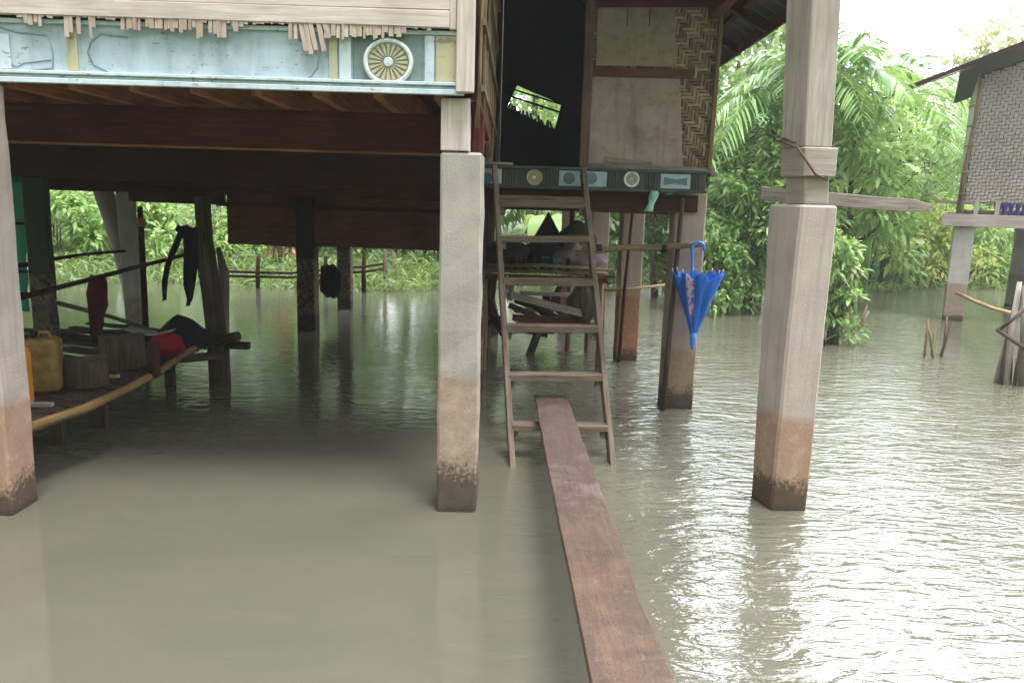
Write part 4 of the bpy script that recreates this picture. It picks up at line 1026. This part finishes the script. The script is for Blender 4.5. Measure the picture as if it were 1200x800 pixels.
for x, y in ((200, 452), (120, 500), (70, 520)):
    p = W(x, y, 0.0); mb = MB(); q_ = V(p.x, p.y, zp - .05); mb.beam(V(p.x, p.y, -.45), q_, .07, .06, up=(0, 1, 0)); mb.build('leg', M['deck'], PL, .003)
# leaning forked log at the far end of the platform
stick('log', 'forked dark log standing at the far end of the bamboo platform', 'log', [P(258, 400, 6.75) + V(0, 0, -.75), P(254, 392, 6.75), P(246, 330, 6.8), P(240, 280, 6.85), P(237, 232, 6.9)], [.10, .09, .085, .07, .07], 'stump', None, 10)
stick('log', 'pale split trunk leaning against the forked log', 'log', [P(262, 400, 7.2) + V(0, 0, -.8), P(262, 370, 7.2), P(263, 320, 7.25), P(256, 290, 7.3)], [.05, .055, .05, .02], 'wood_grey')
# jerrycans
def jerrycan(c, w_, d_, h_, mat, label, rot=0.):
    e = empty('jerrycan', c, label, 'jerrycan')
    m_ = MB(); g_ = []
    for i, (t, k) in enumerate(((0, .88), (.02, .97), (.06, 1), (.3, 1), (.34, .975), (.38, 1), (.62, 1), (.66, .975), (.7, 1), (.88, 1), (.96, .93), (1., .7))):
        row = []
        for j in range(20):
            a = 2 * math.pi * j / 20; cx_, sy_ = math.cos(a), math.sin(a)
            px_ = math.copysign(abs(cx_) ** .35, cx_) * w_ / 2 * k; py_ = math.copysign(abs(sy_) ** .35, sy_) * d_ / 2 * k
            row.append(Vector(c) + V(px_ * math.cos(rot) - py_ * math.sin(rot), px_ * math.sin(rot) + py_ * math.cos(rot), t * h_))
        g_.append(row)
    m_.grid(g_, 0, True, True); b = len(m_.v); 
    m_.face([11 * 20 + j for j in range(20)], [(0, 0)] * 20); m_.face([19 - j for j in range(20)], [(0, 0)] * 20)
    m_.build('body', mat, e)
    m_ = MB(); t0_ = Vector(c) + V(-w_ * .25, 0, h_); m_.tube([t0_, t0_ + V(0, 0, .035)], .025, 12); m_.build('cap', M['black'], e)
    m_ = MB(); m_.tube([Vector(c) + V(-w_ * .1, 0, h_ - .005), Vector(c) + V(-w_ * .05, 0, h_ + .035), Vector(c) + V(w_ * .22, 0, h_ + .035), Vector(c) + V(w_ * .3, 0, h_ - .005)], .012, 8); m_.build('handle', mat, e)
    return e
jc = W(30, 480, zp); jerrycan(V(-2.94, 4.40, zp), .18, .16, .35, M['yellow_can'], 'bright yellow plastic jerrycan beside the left edge post')
jerrycan(V(-2.99, 4.80, zp), .20, .2, .34, M['old_can'], 'grimy old yellow jerrycan behind the bright yellow one', .3)
def stump(label, px0, px1, pyb, pyt, Y, rot=0):
    c = W((px0 + px1) / 2, pyb, zp); Y = c.y + .05; a, b = P(px0, pyb, Y), P(px1, pyb, Y); r = (b.x - a.x) / 2; h_ = P((px0 + px1) / 2, pyt, Y).z - zp
    cx_ = (a.x + b.x) / 2; m_ = MB(); g_ = []
    for i in range(9):
        t = i / 8; row = []
        for k in range(36):
            an = 2 * math.pi * k / 36; rr = r * (1 + .05 * math.sin(3 * an + 1) + .035 * math.sin(11 * an + i * .3) + random.uniform(-.015, .015)) * (1.04 - .07 * t)
            row.append((cx_ + math.cos(an) * rr, Y + r + math.sin(an) * rr, zp + h_ * t + .012 * math.sin(an * 2) * t))
        g_.append(row)
    e = empty('tree_stump', (cx_, Y + r, zp), label, 'stump')
    m_.grid(g_, 0, True, True); m_.build('bark', M['stump'], e)
    m_ = MB(); top_ = g_[-1]; m_.v += [Vector(p) for p in top_] + [Vector((cx_, Y + r, zp + h_ + .004))]
    for k in range(36): m_.face([k, (k + 1) % 36, 36], [(0, 0)] * 3)
    m_.build('cut_top', M['stump_top'], e)
stump('nearer squat tree stump beside the grimy jerrycan', 66, 112, 458, 424, 5)
stump('farther taller tree stump in front of the red cloth bundle', 106, 156, 436, 398, 5)
stick('log', 'thin dark log standing behind the farther stump', 'log', [W(180, 440, zp), P(180, 400, W(180, 440, zp).y)], .05, 'wood_dark')
lump('cloth_bundle', 'crumpled red cloth bundle on the bamboo platform', 'cloth', P(198, 405, 6.1), .12, .12, .10, M['red_cloth'], 4, fold=.18)
def peak(label, pk, base_, z0_, mat, nm='tarp_heap'):
    m_ = MB(); g_ = []
    for i in range(9):
        t = i / 8; row = []
        for k in range(20):
            a = k / 20 * 4; j = int(a); f_ = a - j; b0_, b1_ = base_[j], base_[(j + 1) % 4]; x = b0_[0] + (b1_[0] - b0_[0]) * f_; y = b0_[1] + (b1_[1] - b0_[1]) * f_
            s_ = (1 - t) ** .8; row.append((pk.x + (x - pk.x) * s_ + .018 * math.sin(k * 1.9 + i) * s_, pk.y + (y - pk.y) * s_, z0_ + (pk.z - z0_) * t + .018 * math.sin(k * 2 + i) * s_))
        g_.append(row)
    m_.grid(g_, 0, True, True); return tag(m_.build(nm, mat), label, 'tarp')
c0 = P(222, 398, 6.5)
peak('black tarp heap peaked at the far end of the platform', P(208, 368, 6.5), [(c0.x - .28, 6.25), (c0.x + .22, 6.3), (c0.x + .2, 6.75), (c0.x - .3, 6.75)], zp, M['rubber'])
lump('cloth_bundle', 'low dark tarp heap behind the farther stump', 'tarp', P(150, 396, 6.7) + V(0, 0, -.05), .30, .15, .09, M['rubber'], 24, fold=.14)
mb = MB(); g_ = []; c_ = P(176, 386, 6.35)
for i in range(5):
    t = i / 4; g_.append([c_ + V(-.20 + .05 * k, -.03 + .12 * t, -.035 * math.sin(math.pi * k / 8) * (1.2 - .3 * t) + .01 * t) for k in range(9)])
mb.grid(g_); tag(mb.build('basin', M['white_cloth'], None, 0, None, .012), 'shallow grey white tray resting on the dark tarps', 'tray')
for k, (x, y, m_, lb) in enumerate(((70, 408, 'bamboo', 'pale split stick lying behind the jerrycans'), (86, 416, 'wood_grey', 'grey flat stick lying behind the nearer stump'), (60, 486, 'wood_grey', 'short grey stick on the deck in front of the grimy jerrycan'), (140, 452, 'bamboo', 'short pale stick on the deck between the two stumps'))):
    p = W(x - 12, y - 8, zp + .03); mb = MB(); mb.beam(p + V(-.22, .03, .0), p + V(.04, .05, .01), .035, .02, n=3, wob=.003); tag(mb.build('stick', M[m_], None, .002), lb, 'stick', 'sticks on the bamboo platform')
# poles and hanging cloths
stick('pole', 'dark pole slanting up to the forked log, carrying the cloths', 'pole', [P(20, 350, 5.6), P(60, 339, 6.0), P(115, 325, 6.4), P(160, 313, 6.7), P(200, 303, 6.9), P(240, 292, 7.05)], .022, 'wood_dark')
stick('pole', 'pale bamboo pole slanting down to the platform behind the dark red cloth', 'pole', [P(34, 346, 6.3), P(80, 358, 6.5), P(130, 371, 6.7), P(176, 386, 6.8)], .022, 'bamboo_old')
stick('pole', 'thin brown pole reaching the whitewashed post, topmost of the left poles', 'pole', [P(20, 312, 6.3), P(60, 304, 7.0), P(100, 298, 7.6), P(146, 294, 8.25)], .02, 'wood_brown')
hang('dark red cloth hanging from the slanting pole', [(115, 322), (116, 330), (115, 345), (116, 358), (113, 370), (112, 384), (109, 402)], [20, 24, 25, 22, 15, 14, 8], 6.4, M['dk_red'])
hang('black cloth hanging in a drooping loop beside the forked log', [(215, 264), (220, 270), (226, 280), (224, 295), (223, 315), (221, 335), (221, 350), (220, 358)], [14, 30, 20, 14, 14, 12, 7, 2], 6.85, M['rubber'])
hang('thin black rag end trailing left of the drooping black cloth', [(212, 272), (208, 285), (203, 297), (197, 312), (193, 330), (192, 352)], [8, 9, 8, 5, 4, 2], 6.84, M['rubber'])
hang('black cloth folded against the forked log', [(228, 266), (234, 275), (235, 295), (238, 320), (240, 345)], [14, 14, 10, 8, 4], 6.80, M['rubber'])
hang('small red cloth tied at the left edge post', [(4, 234), (7, 238), (8, 243), (6, 249)], [4, 10, 10, 4], 5.4, M['red_cloth'])
hang('black jacket hanging between the two dark posts', [(388, 310), (388, 318), (387, 330), (388, 340), (390, 349)], [10, 22, 26, 24, 12], 10.4, M['rubber'])
hang('small dark red cloth beside the black jacket', [(378, 311), (379, 325), (378, 341)], [5, 6, 4], 10.2, M['dk_red'])
# turquoise tarp screen by the left edge
mb = MB(); g_ = []
for i in range(14):
    t = i / 13; y = 205 + 160 * t; g_.append([P(-40 + 6 * t, y, 6.9), P(-10 + 8 * t, y, 6.87), P(12 + 14 * t, y, 6.9), P(27 + 7 * t + 1.2 * math.sin(i * 2.1), y, 6.86)])
mb.grid(g_); SC = tag(mb.build('tarp_screen', M['green_net'], None, 0, None, .004), 'turquoise green tarp screen standing beside the mossy post', 'tarp')
mb = MB()
for y in (262, 318, 344): mb.beam(P(-40, y - 1, 6.8), P(34, y, 6.8), .02, .025)
mb.build('batten', M['black'], SC)
stick('pole', 'slim black pole with a red top beside the whitewashed post', 'pole', [P(173, 450, 7.8), P(169, 340, 7.8), P(165, 262, 7.8), P(164, 242, 7.8)], .035, 'wood_dark')
mb = MB(); c_ = P(166, 266, 7.74); mb.tube([c_, c_ + V(0, 0, .09)], .042, 8); tag(mb.build('red_tape', M['leaf_red']), 'orange red band wrapped round the slim black pole', 'band')

# ================================================================ STAKES AND FENCE AT THE RIGHT
ST = 'thin stakes standing in the flood water'
def stake(xb, yb_, xt, yt, r, lb, m_='bamboo_old', g=ST):
    b = W(xb, yb_, 0); t = P(xt, yt, b.y + random.uniform(-.05, .05)); d_ = (t - b); stick('stake', lb, 'stake', [b - d_.normalized() * .4, b.lerp(t, .5) + V(random.uniform(-.01, .01), 0, 0), t], r, m_, g)
stake(1083, 418, 1088, 374, .016, 'leftmost stake of the small group in open water before the woven hut post')
stake(1093, 419, 1086, 376, .016, 'second stake of the group before the woven hut post, leaning left')
stake(1092, 417, 1097, 383, .012, 'short thin middle stake before the woven hut post')
stake(1103, 418, 1116, 378, .02, 'dark thick stake leaning right before the woven hut post', 'pole_dark')
stake(1104, 416, 1110, 371, .014, 'tall thin stake crossing the dark thick one', 'bamboo_old')
for k, (a_, b_, c_, d_) in enumerate(((992, 392, 994, 366), (1001, 391, 1004, 342), (1005, 389, 1016, 358), (1009, 389, 1018, 364), (998, 390, 997, 360))):
    stake(a_, b_, c_, d_, .017, ['short dark stake beside the shrub right of the corner post', 'tallest stake beside the shrub right of the corner post', 'stake leaning right beside the tallest one by the shrub', 'rightmost stake by the shrub, leaning right', 'thin upright stake between the short dark and the tallest stakes'][k], 'wood_grey' if k % 2 else 'bamboo_old')
stick('stake', 'bent black twig poking from the water at the corner post', 'twig', [W(968, 409) + V(0, 0, -.1), W(966, 404) + V(0, 0, .05), W(963, 398, .12)], .012, 'wood_dark')
FE = empty('stake_fence', W(1183, 450), 'broken fence of old stakes and crossing bamboo at the right edge', 'fence')
for k, (a_, b_, c_, d_, r, m_) in enumerate(((1168, 448, 1179, 402, .032, 'wood_grey'), (1179, 450, 1195, 330, .036, 'wood_pale'), (1174, 450, 1190, 350, .018, 'pole_dark'), (1189, 452, 1196, 405, .022, 'pole_dark'), (1197, 452, 1200, 335, .030, 'wood_grey'), (1184, 450, 1186, 400, .010, 'wood_dark'), (1192, 452, 1190, 420, .014, 'bamboo_old'), (1208, 455, 1212, 340, .035, 'wood_grey'))):
    b = W(a_, b_, 0); t = P(c_, d_, b.y + .05 * (k % 3)); mb = MB(); mb.tube([b - (t - b).normalized() * .4, b.lerp(t, .5) + V(random.uniform(-.03, .03), 0, 0), t], [r, r * .85, r * .6], 8); mb.build('stake', M[m_], FE)
for (a_, b_, c_, d_, r, m_) in ((1168, 386, 1215, 418, .02, 'pole_dark'), (1170, 388, 1204, 360, .018, 'pole_dark')):
    mb = MB(); mb.tube([P(a_, b_, 7.35), P(c_, d_, 7.3)], r, 7); mb.build('brace', M[m_], FE)
stick('pole', 'pale bamboo pole slung from the woven hut post to the broken fence', 'pole', [P(1121, 343, 11.9), P(1140, 352, 10.6), P(1165, 362, 9.2), P(1205, 372, 7.5), P(1235, 376, 7.0)], .028, 'bamboo')

# ================================================================ VEGETATION
# far wood that reads as one mass
lv = Leaves(); tb = MB()
for k in range(300):
    x = rng.uniform(-42, 42); y = rng.uniform(27, 40); hmax = 7.2 + 1.6 * math.sin(x * .35) + rng.uniform(-1, 1.2)
    if 9 < x < 30: hmax *= .80
    if x < 4: hmax += 2.5
    for j in range(4): clump(lv, (x + rng.uniform(-1, 1), y + rng.uniform(-1, 1), rng.uniform(.4, hmax)), rng.uniform(.8, 1.5), 60, .42, .20, .4)
    if k % 6 == 0: tb.tube([(x, y, -.2), (x + .2, y, 3), (x, y, hmax * .8)], [.14, .11, .06], 6)
fw = lv.build('far_wood', M['leaf_far']); tag(fw, kind='stuff'); fw['label'] = 'misty wood closing the view beyond the flood'
tag(tb.build('trunks', M['bark'], fw), kind='stuff')
# undergrowth along the bank
lv = Leaves(); n_ = 26000
x = rng.uniform(-26, 24, n_); e_ = 15.2 + 2.6 * np.tanh((x + 1) / 8) + .7 * np.sin(x * .7); y = e_ - .35 + np.abs(rng.normal(size=n_)) * 3.2
zz = np.array([max(-.03, gz(a, b)) for a, b in zip(x, y)])
dd = rng.normal(size=(n_, 3)) * [.5, .5, .12] + [0, 0, .8]
lv.add(np.stack([x, y, zz], 1), dd, rng.uniform(.25, .75, n_), rng.uniform(.02, .06, n_), .5)
o = lv.build('undergrowth', M['weeds']); tag(o, kind='stuff'); o['label'] = 'bright grass and weeds covering the far bank'

TG = 'trees and shrubs around the flooded yard'
g0 = lambda px, py: W(px, py, 0)
# right of the house
b = g0(893, 362)
tree('broadleaf_tree', 'dense broadleaf tree with dark stems in the water, left of the corner post', 'tree', (b.x - .1, b.y, 0), 3.3, 1.0, 60, 150, .15, .055, M['leaf_mid'], .12, .075, TG, .38, trunks=3, droop=.45)
shrub('shrub', 'glossy low shrub at the water edge directly behind the umbrella', 'shrub', (3.15, 12.4, 0), 1.5, .8, 2800, .13, .05, M['leaf_mid'], TG)
shrub('shrub', 'upright leafy shrub rising from the water just right of the corner post', 'shrub', (g0(972, 402).x, g0(972, 402).y, 0), 1.45, .33, 1300, .13, .045, M['leaf_mid'], TG, stems=10, nclump=22)
shrub('croton_shrub', 'mixed red and yellow croton shrub between the house and the corner post', 'shrub', (3.7, 14.2, .1), 2.6, 1.0, 1800, .26, .07, M['leaf_croton'], TG)
palm('areca_palm', 'drooping areca palm beside the woven wall of the house', 'palm', (4.45, 13.0, 0), 3.5, 11, 2.3, .62, .045, lean=(.1, 0), tr=.06, group=TG, el0=.35, el1=1.15, droop=.8, az=[-2.1, -1.5, -.8, -.1, .6, 1.3, 2.0, 2.8, 3.5, -2.7, 3.0], nl=30)
palm('areca_palm', 'small areca palm with fronds drooping beside the roof corner of the house', 'palm', (4.15, 13.0, 0), 2.95, 10, 1.9, .55, .04, lean=(.05, 0), tr=.05, group=TG, el0=.5, el1=1.25, droop=.85, nl=28)
palm('areca_palm', 'taller palm with upright fronds behind the timber top of the corner post', 'palm', (5.0, 13.0, 0), 3.5, 12, 2.2, .7, .05, lean=(.1, 0), tr=.07, group=TG, el0=.4, el1=1.3, droop=.7, nl=28)
palm('coconut_palm', 'pale green palm with long hanging fronds right of the corner post', 'palm', (8.3, 17.2, .1), 3.8, 13, 2.9, .85, .06, lean=(-.3, 0), tr=.1, group=TG, el0=.3, el1=1.25, droop=.75, nl=28)
tree('broadleaf_tree', 'big leaved tree filling the gap right of the corner post timber', 'tree', (6.0, 13.6, .0), 4.0, 1.1, 40, 80, .18, .08, M['leaf_light'], .2, .09, TG, .45, droop=.5)
banana('banana_plant', 'banana plant with broad torn leaves left of the corner post top', (4.2, 14.8, .1), 3.0, 8, 1.8, .42, 'leaf_light', TG)
banana('banana_plant', 'bright banana plant just right of the corner post', (6.9, 15.2, .1), 2.3, 8, 1.7, .42, 'leaf_mid', TG)
banana('banana_plant', 'low yellow green banana clump at the water edge before the misty trees', (8.9, 17.6, .1), .7, 9, 1.2, .26, 'leaf_yellow', TG)
shrub('shrub', 'rounded light green shrub on the bank left of the woven hut post', 'shrub', (7.7, 17.4, .1), 2.0, 1.3, 2600, .2, .07, M['leaf_light'], TG)
shrub('shrub', 'yellowish shrub at the water line between the banana clump and the hut post', 'shrub', (10.0, 18.2, .1), 1.7, 1.2, 2200, .2, .06, M['leaf_yellow'], TG)
shrub('shrub', 'light green shrub seen under the floor of the woven hut', 'shrub', (12.2, 19.5, .1), 1.6, 1.7, 2600, .22, .07, M['leaf_light'], TG)
tree('bamboo_clump', 'feathery bamboo clump fading into mist left of the woven hut', 'bamboo', (9.9, 20.5, .2), 5.6, 1.9, 60, 90, .30, .045, M['leaf_light'], .1, .05, TG, .6, trunks=8, droop=.7)
tree('bamboo_clump', 'second bamboo clump behind the eave of the woven hut', 'bamboo', (13.2, 21.5, .2), 6.4, 1.9, 60, 90, .30, .045, M['leaf_far'], .1, .05, TG, .6, trunks=8, droop=.7)
tree('broadleaf_tree', 'hazy tree with brownish tips standing above the misty trees', 'tree', (15.8, 27, .3), 8.0, 1.7, 40, 60, .34, .13, M['leaf_olive'], .35, .14, TG, .8)
tree('broadleaf_tree', 'tall faint tree showing over the roof of the woven hut', 'tree', (19.2, 28, .3), 9.4, 2.0, 34, 50, .34, .13, M['leaf_far'], .4, .14, TG, .8)
tree('broadleaf_tree', 'rounded hazy tree behind the tall palm', 'tree', (8.2, 22.5, .2), 5.7, 2.1, 60, 110, .24, .10, M['leaf_far'], .2, .13, TG, .8)
tree('broadleaf_tree', 'leafy tree rising behind the drooping areca palm', 'tree', (5.2, 18.0, .2), 6.3, 2.0, 60, 110, .24, .10, M['leaf_far'], .2, .13, TG, .75)
tree('broadleaf_tree', 'leafy tree behind the right hand end of the entrance bay', 'tree', (2.6, 17.6, .2), 6.2, 1.8, 52, 80, .28, .12, M['leaf_mid'], .12, .12, TG, .7)
# behind the house, centre
tree('broadleaf_tree', 'dark bushy tree seen between the posts under the entrance bay', 'tree', (2.75, 14.6, .1), 3.6, 1.2, 44, 90, .2, .08, M['leaf_dark'], .05, .08, TG, .5)
banana('banana_plant', 'bright banana plant seen between the top rungs of the ladder', (.6, 14.5, .1), .9, 9, 1.6, .32, 'leaf_light', TG)
shrub('shrub', 'bushy shrub seen beneath the dark fascia, left of the orange footed post', 'shrub', (1.6, 16.8, .2), 2.6, 1.2, 2400, .22, .08, M['leaf_mid'], TG)
shrub('shrub', 'dark shrub at the bank behind the shelf legs', 'shrub', (-.6, 17.2, .2), 2.4, 1.4, 2200, .22, .08, M['leaf_dark'], TG)
for k, (x, y, h_, m_, lb) in enumerate(((-3.2, 17.8, 1.9, 'leaf_dark', 'dark shrub on the far bank right of the two dark posts'), (-1.8, 18.4, 2.1, 'leaf_mid', 'green shrub on the far bank left of the central post'), (-5.2, 18.2, 1.5, 'leaf_light', 'light shrub on the bank between the forked log and the dark post'),
        (-6.7, 17.6, 1.6, 'leaf_light', 'pale shrub on the bank just left of the forked log'), (-8.2, 16.6, 1.5, 'leaf_light', 'bright bush beyond the whitewashed post'), (-9.8, 16.4, 1.7, 'leaf_light', 'bright leafy bush right of the mossy post'), (-11.5, 17.2, 2.0, 'leaf_mid', 'green bush partly hidden by the mossy post'))):
    shrub('shrub', lb, 'shrub', (x, y, .15), h_, 1.15, 1900, .22, .07, M[m_], TG)
shrub('flowering_shrub', 'shrub with orange red blossoms on the far bank', 'shrub', (-5.0, 16.6, .1), 1.35, .38, 260, .10, .06, M['leaf_red'], TG)
tree('broadleaf_tree', 'tall dark tree behind the mossy post', 'tree', (-13, 21.5, .2), 8.5, 2.4, 70, 80, .3, .12, M['leaf_dark'], .12, .17, TG, .9)
tree('broadleaf_tree', 'tall tree with bare brown trunks beyond the whitewashed post', 'tree', (-9.6, 21.0, .2), 8.5, 2.0, 56, 80, .3, .12, M['leaf_mid'], .3, .2, TG, .9, trunks=3)
tree('broadleaf_tree', 'dark tree behind the forked log', 'tree', (-6.6, 22, .2), 8.5, 2.2, 60, 80, .3, .12, M['leaf_dark'], .25, .16, TG, .9, trunks=2)
tree('broadleaf_tree', 'tall tree beyond the house behind the two dark posts', 'tree', (-3.2, 23, .2), 8.5, 2.3, 60, 80, .3, .12, M['leaf_mid'], .15, .16, TG, .9)
tree('broadleaf_tree', 'tall tree seen through the gap in the dark room', 'tree', (.6, 22, .2), 8.5, 2.2, 70, 90, .3, .12, M['leaf_light'], .15, .16, TG, .9)
tree('broadleaf_tree', 'broad tree far at the left behind the turquoise screen', 'tree', (-17.5, 21, .2), 8.5, 2.6, 60, 80, .32, .12, M['leaf_mid'], .12, .16, TG, .9)
palm('coconut_palm', 'leaning whitish coconut trunk with yellowing fronds beside the whitewashed post', 'palm', (-5.0, 10.2, 0), 3.0, 9, 2.2, .7, .05, 'palm_yellow', lean=(-1.15, .4), tr=.13, group=TG, el0=-.1, el1=.6, droop=.9, bark='wood_pale', az=[-1.5, -.6, .5, 1.6, 2.4, 3.1, -2.6, -2.0, .1])
for k, (xp, yb_, yt, lb) in enumerate(((303, 338, 300, 'thin dark post of the far rail right of the forked log'), (427, 343, 296, 'thin dark post of the far rail right of the two dark posts'), (382, 340, 300, 'thin red brown post of the far rail behind the black jacket'), (462, 325, 296, 'mottled thin trunk standing at the far bank'), (452, 333, 294, 'forked pale trunk standing at the far bank, left of the mottled one'))):
    b = W(xp, yb_, 0); stick('post', lb, 'post', [b + V(0, 0, -.4), P(xp - 1, (yb_ + yt) / 2, b.y), P(xp, yt, b.y)], .055 if k > 2 else .045, 'bark' if k > 2 else 'wood_dark', 'thin posts at the far side of the flooded yard')
for k, (y0, y1) in enumerate(((318, 316), (323, 322))):
    stick('rail', ['upper thin rail strung between the far posts', 'lower thin rail strung between the far posts'][k], 'rail', [P(255, y0, 13.4), P(340, y0 + 2, 13.6), P(430, y1 - 4, 13.5), P(450, y1 - 7, 13.5)], .025, 'wood_dark')

# unseen leaf mass added behind the viewer, keeping low sky light off the underfloor
lv = Leaves(); tb = MB()
for k in range(120):
    x = rng.uniform(-22, 18); y = rng.uniform(-11, -7); hmax = rng.uniform(6.5, 9.5)
    for j in range(4): clump(lv, (x, y + rng.uniform(-1, 1), rng.uniform(.6, hmax)), rng.uniform(.9, 1.5), 70, .5, .25, .4)
    if k % 5 == 0: tb.tube([(x, y, -.3), (x, y, hmax * .7)], [.14, .08], 6)
fw = lv.build('sky_blocker', M['leaf_far']); tag(fw, kind='stuff'); fw['label'] = 'unseen leaf mass added behind the viewer to block low sky light'
tag(tb.build('trunks', M['bark'], fw), kind='stuff')

# haze: one even volume round the whole place
mb = MB(); mb.box(-150, 150, -34, 118, -2.6, 13.5)
q = NT('air'); q.t.nodes.remove(q.b); pv = q.n('ShaderNodeVolumePrincipled'); pv.inputs['Color'].default_value = (.93, .96, .97, 1); pv.inputs['Density'].default_value = .0016
pv.inputs['Anisotropy'].default_value = .2
q.l(pv.outputs[0], q.out.inputs['Volume'])
hz_ = mb.build('haze', q.m); tag(hz_, kind='stuff')
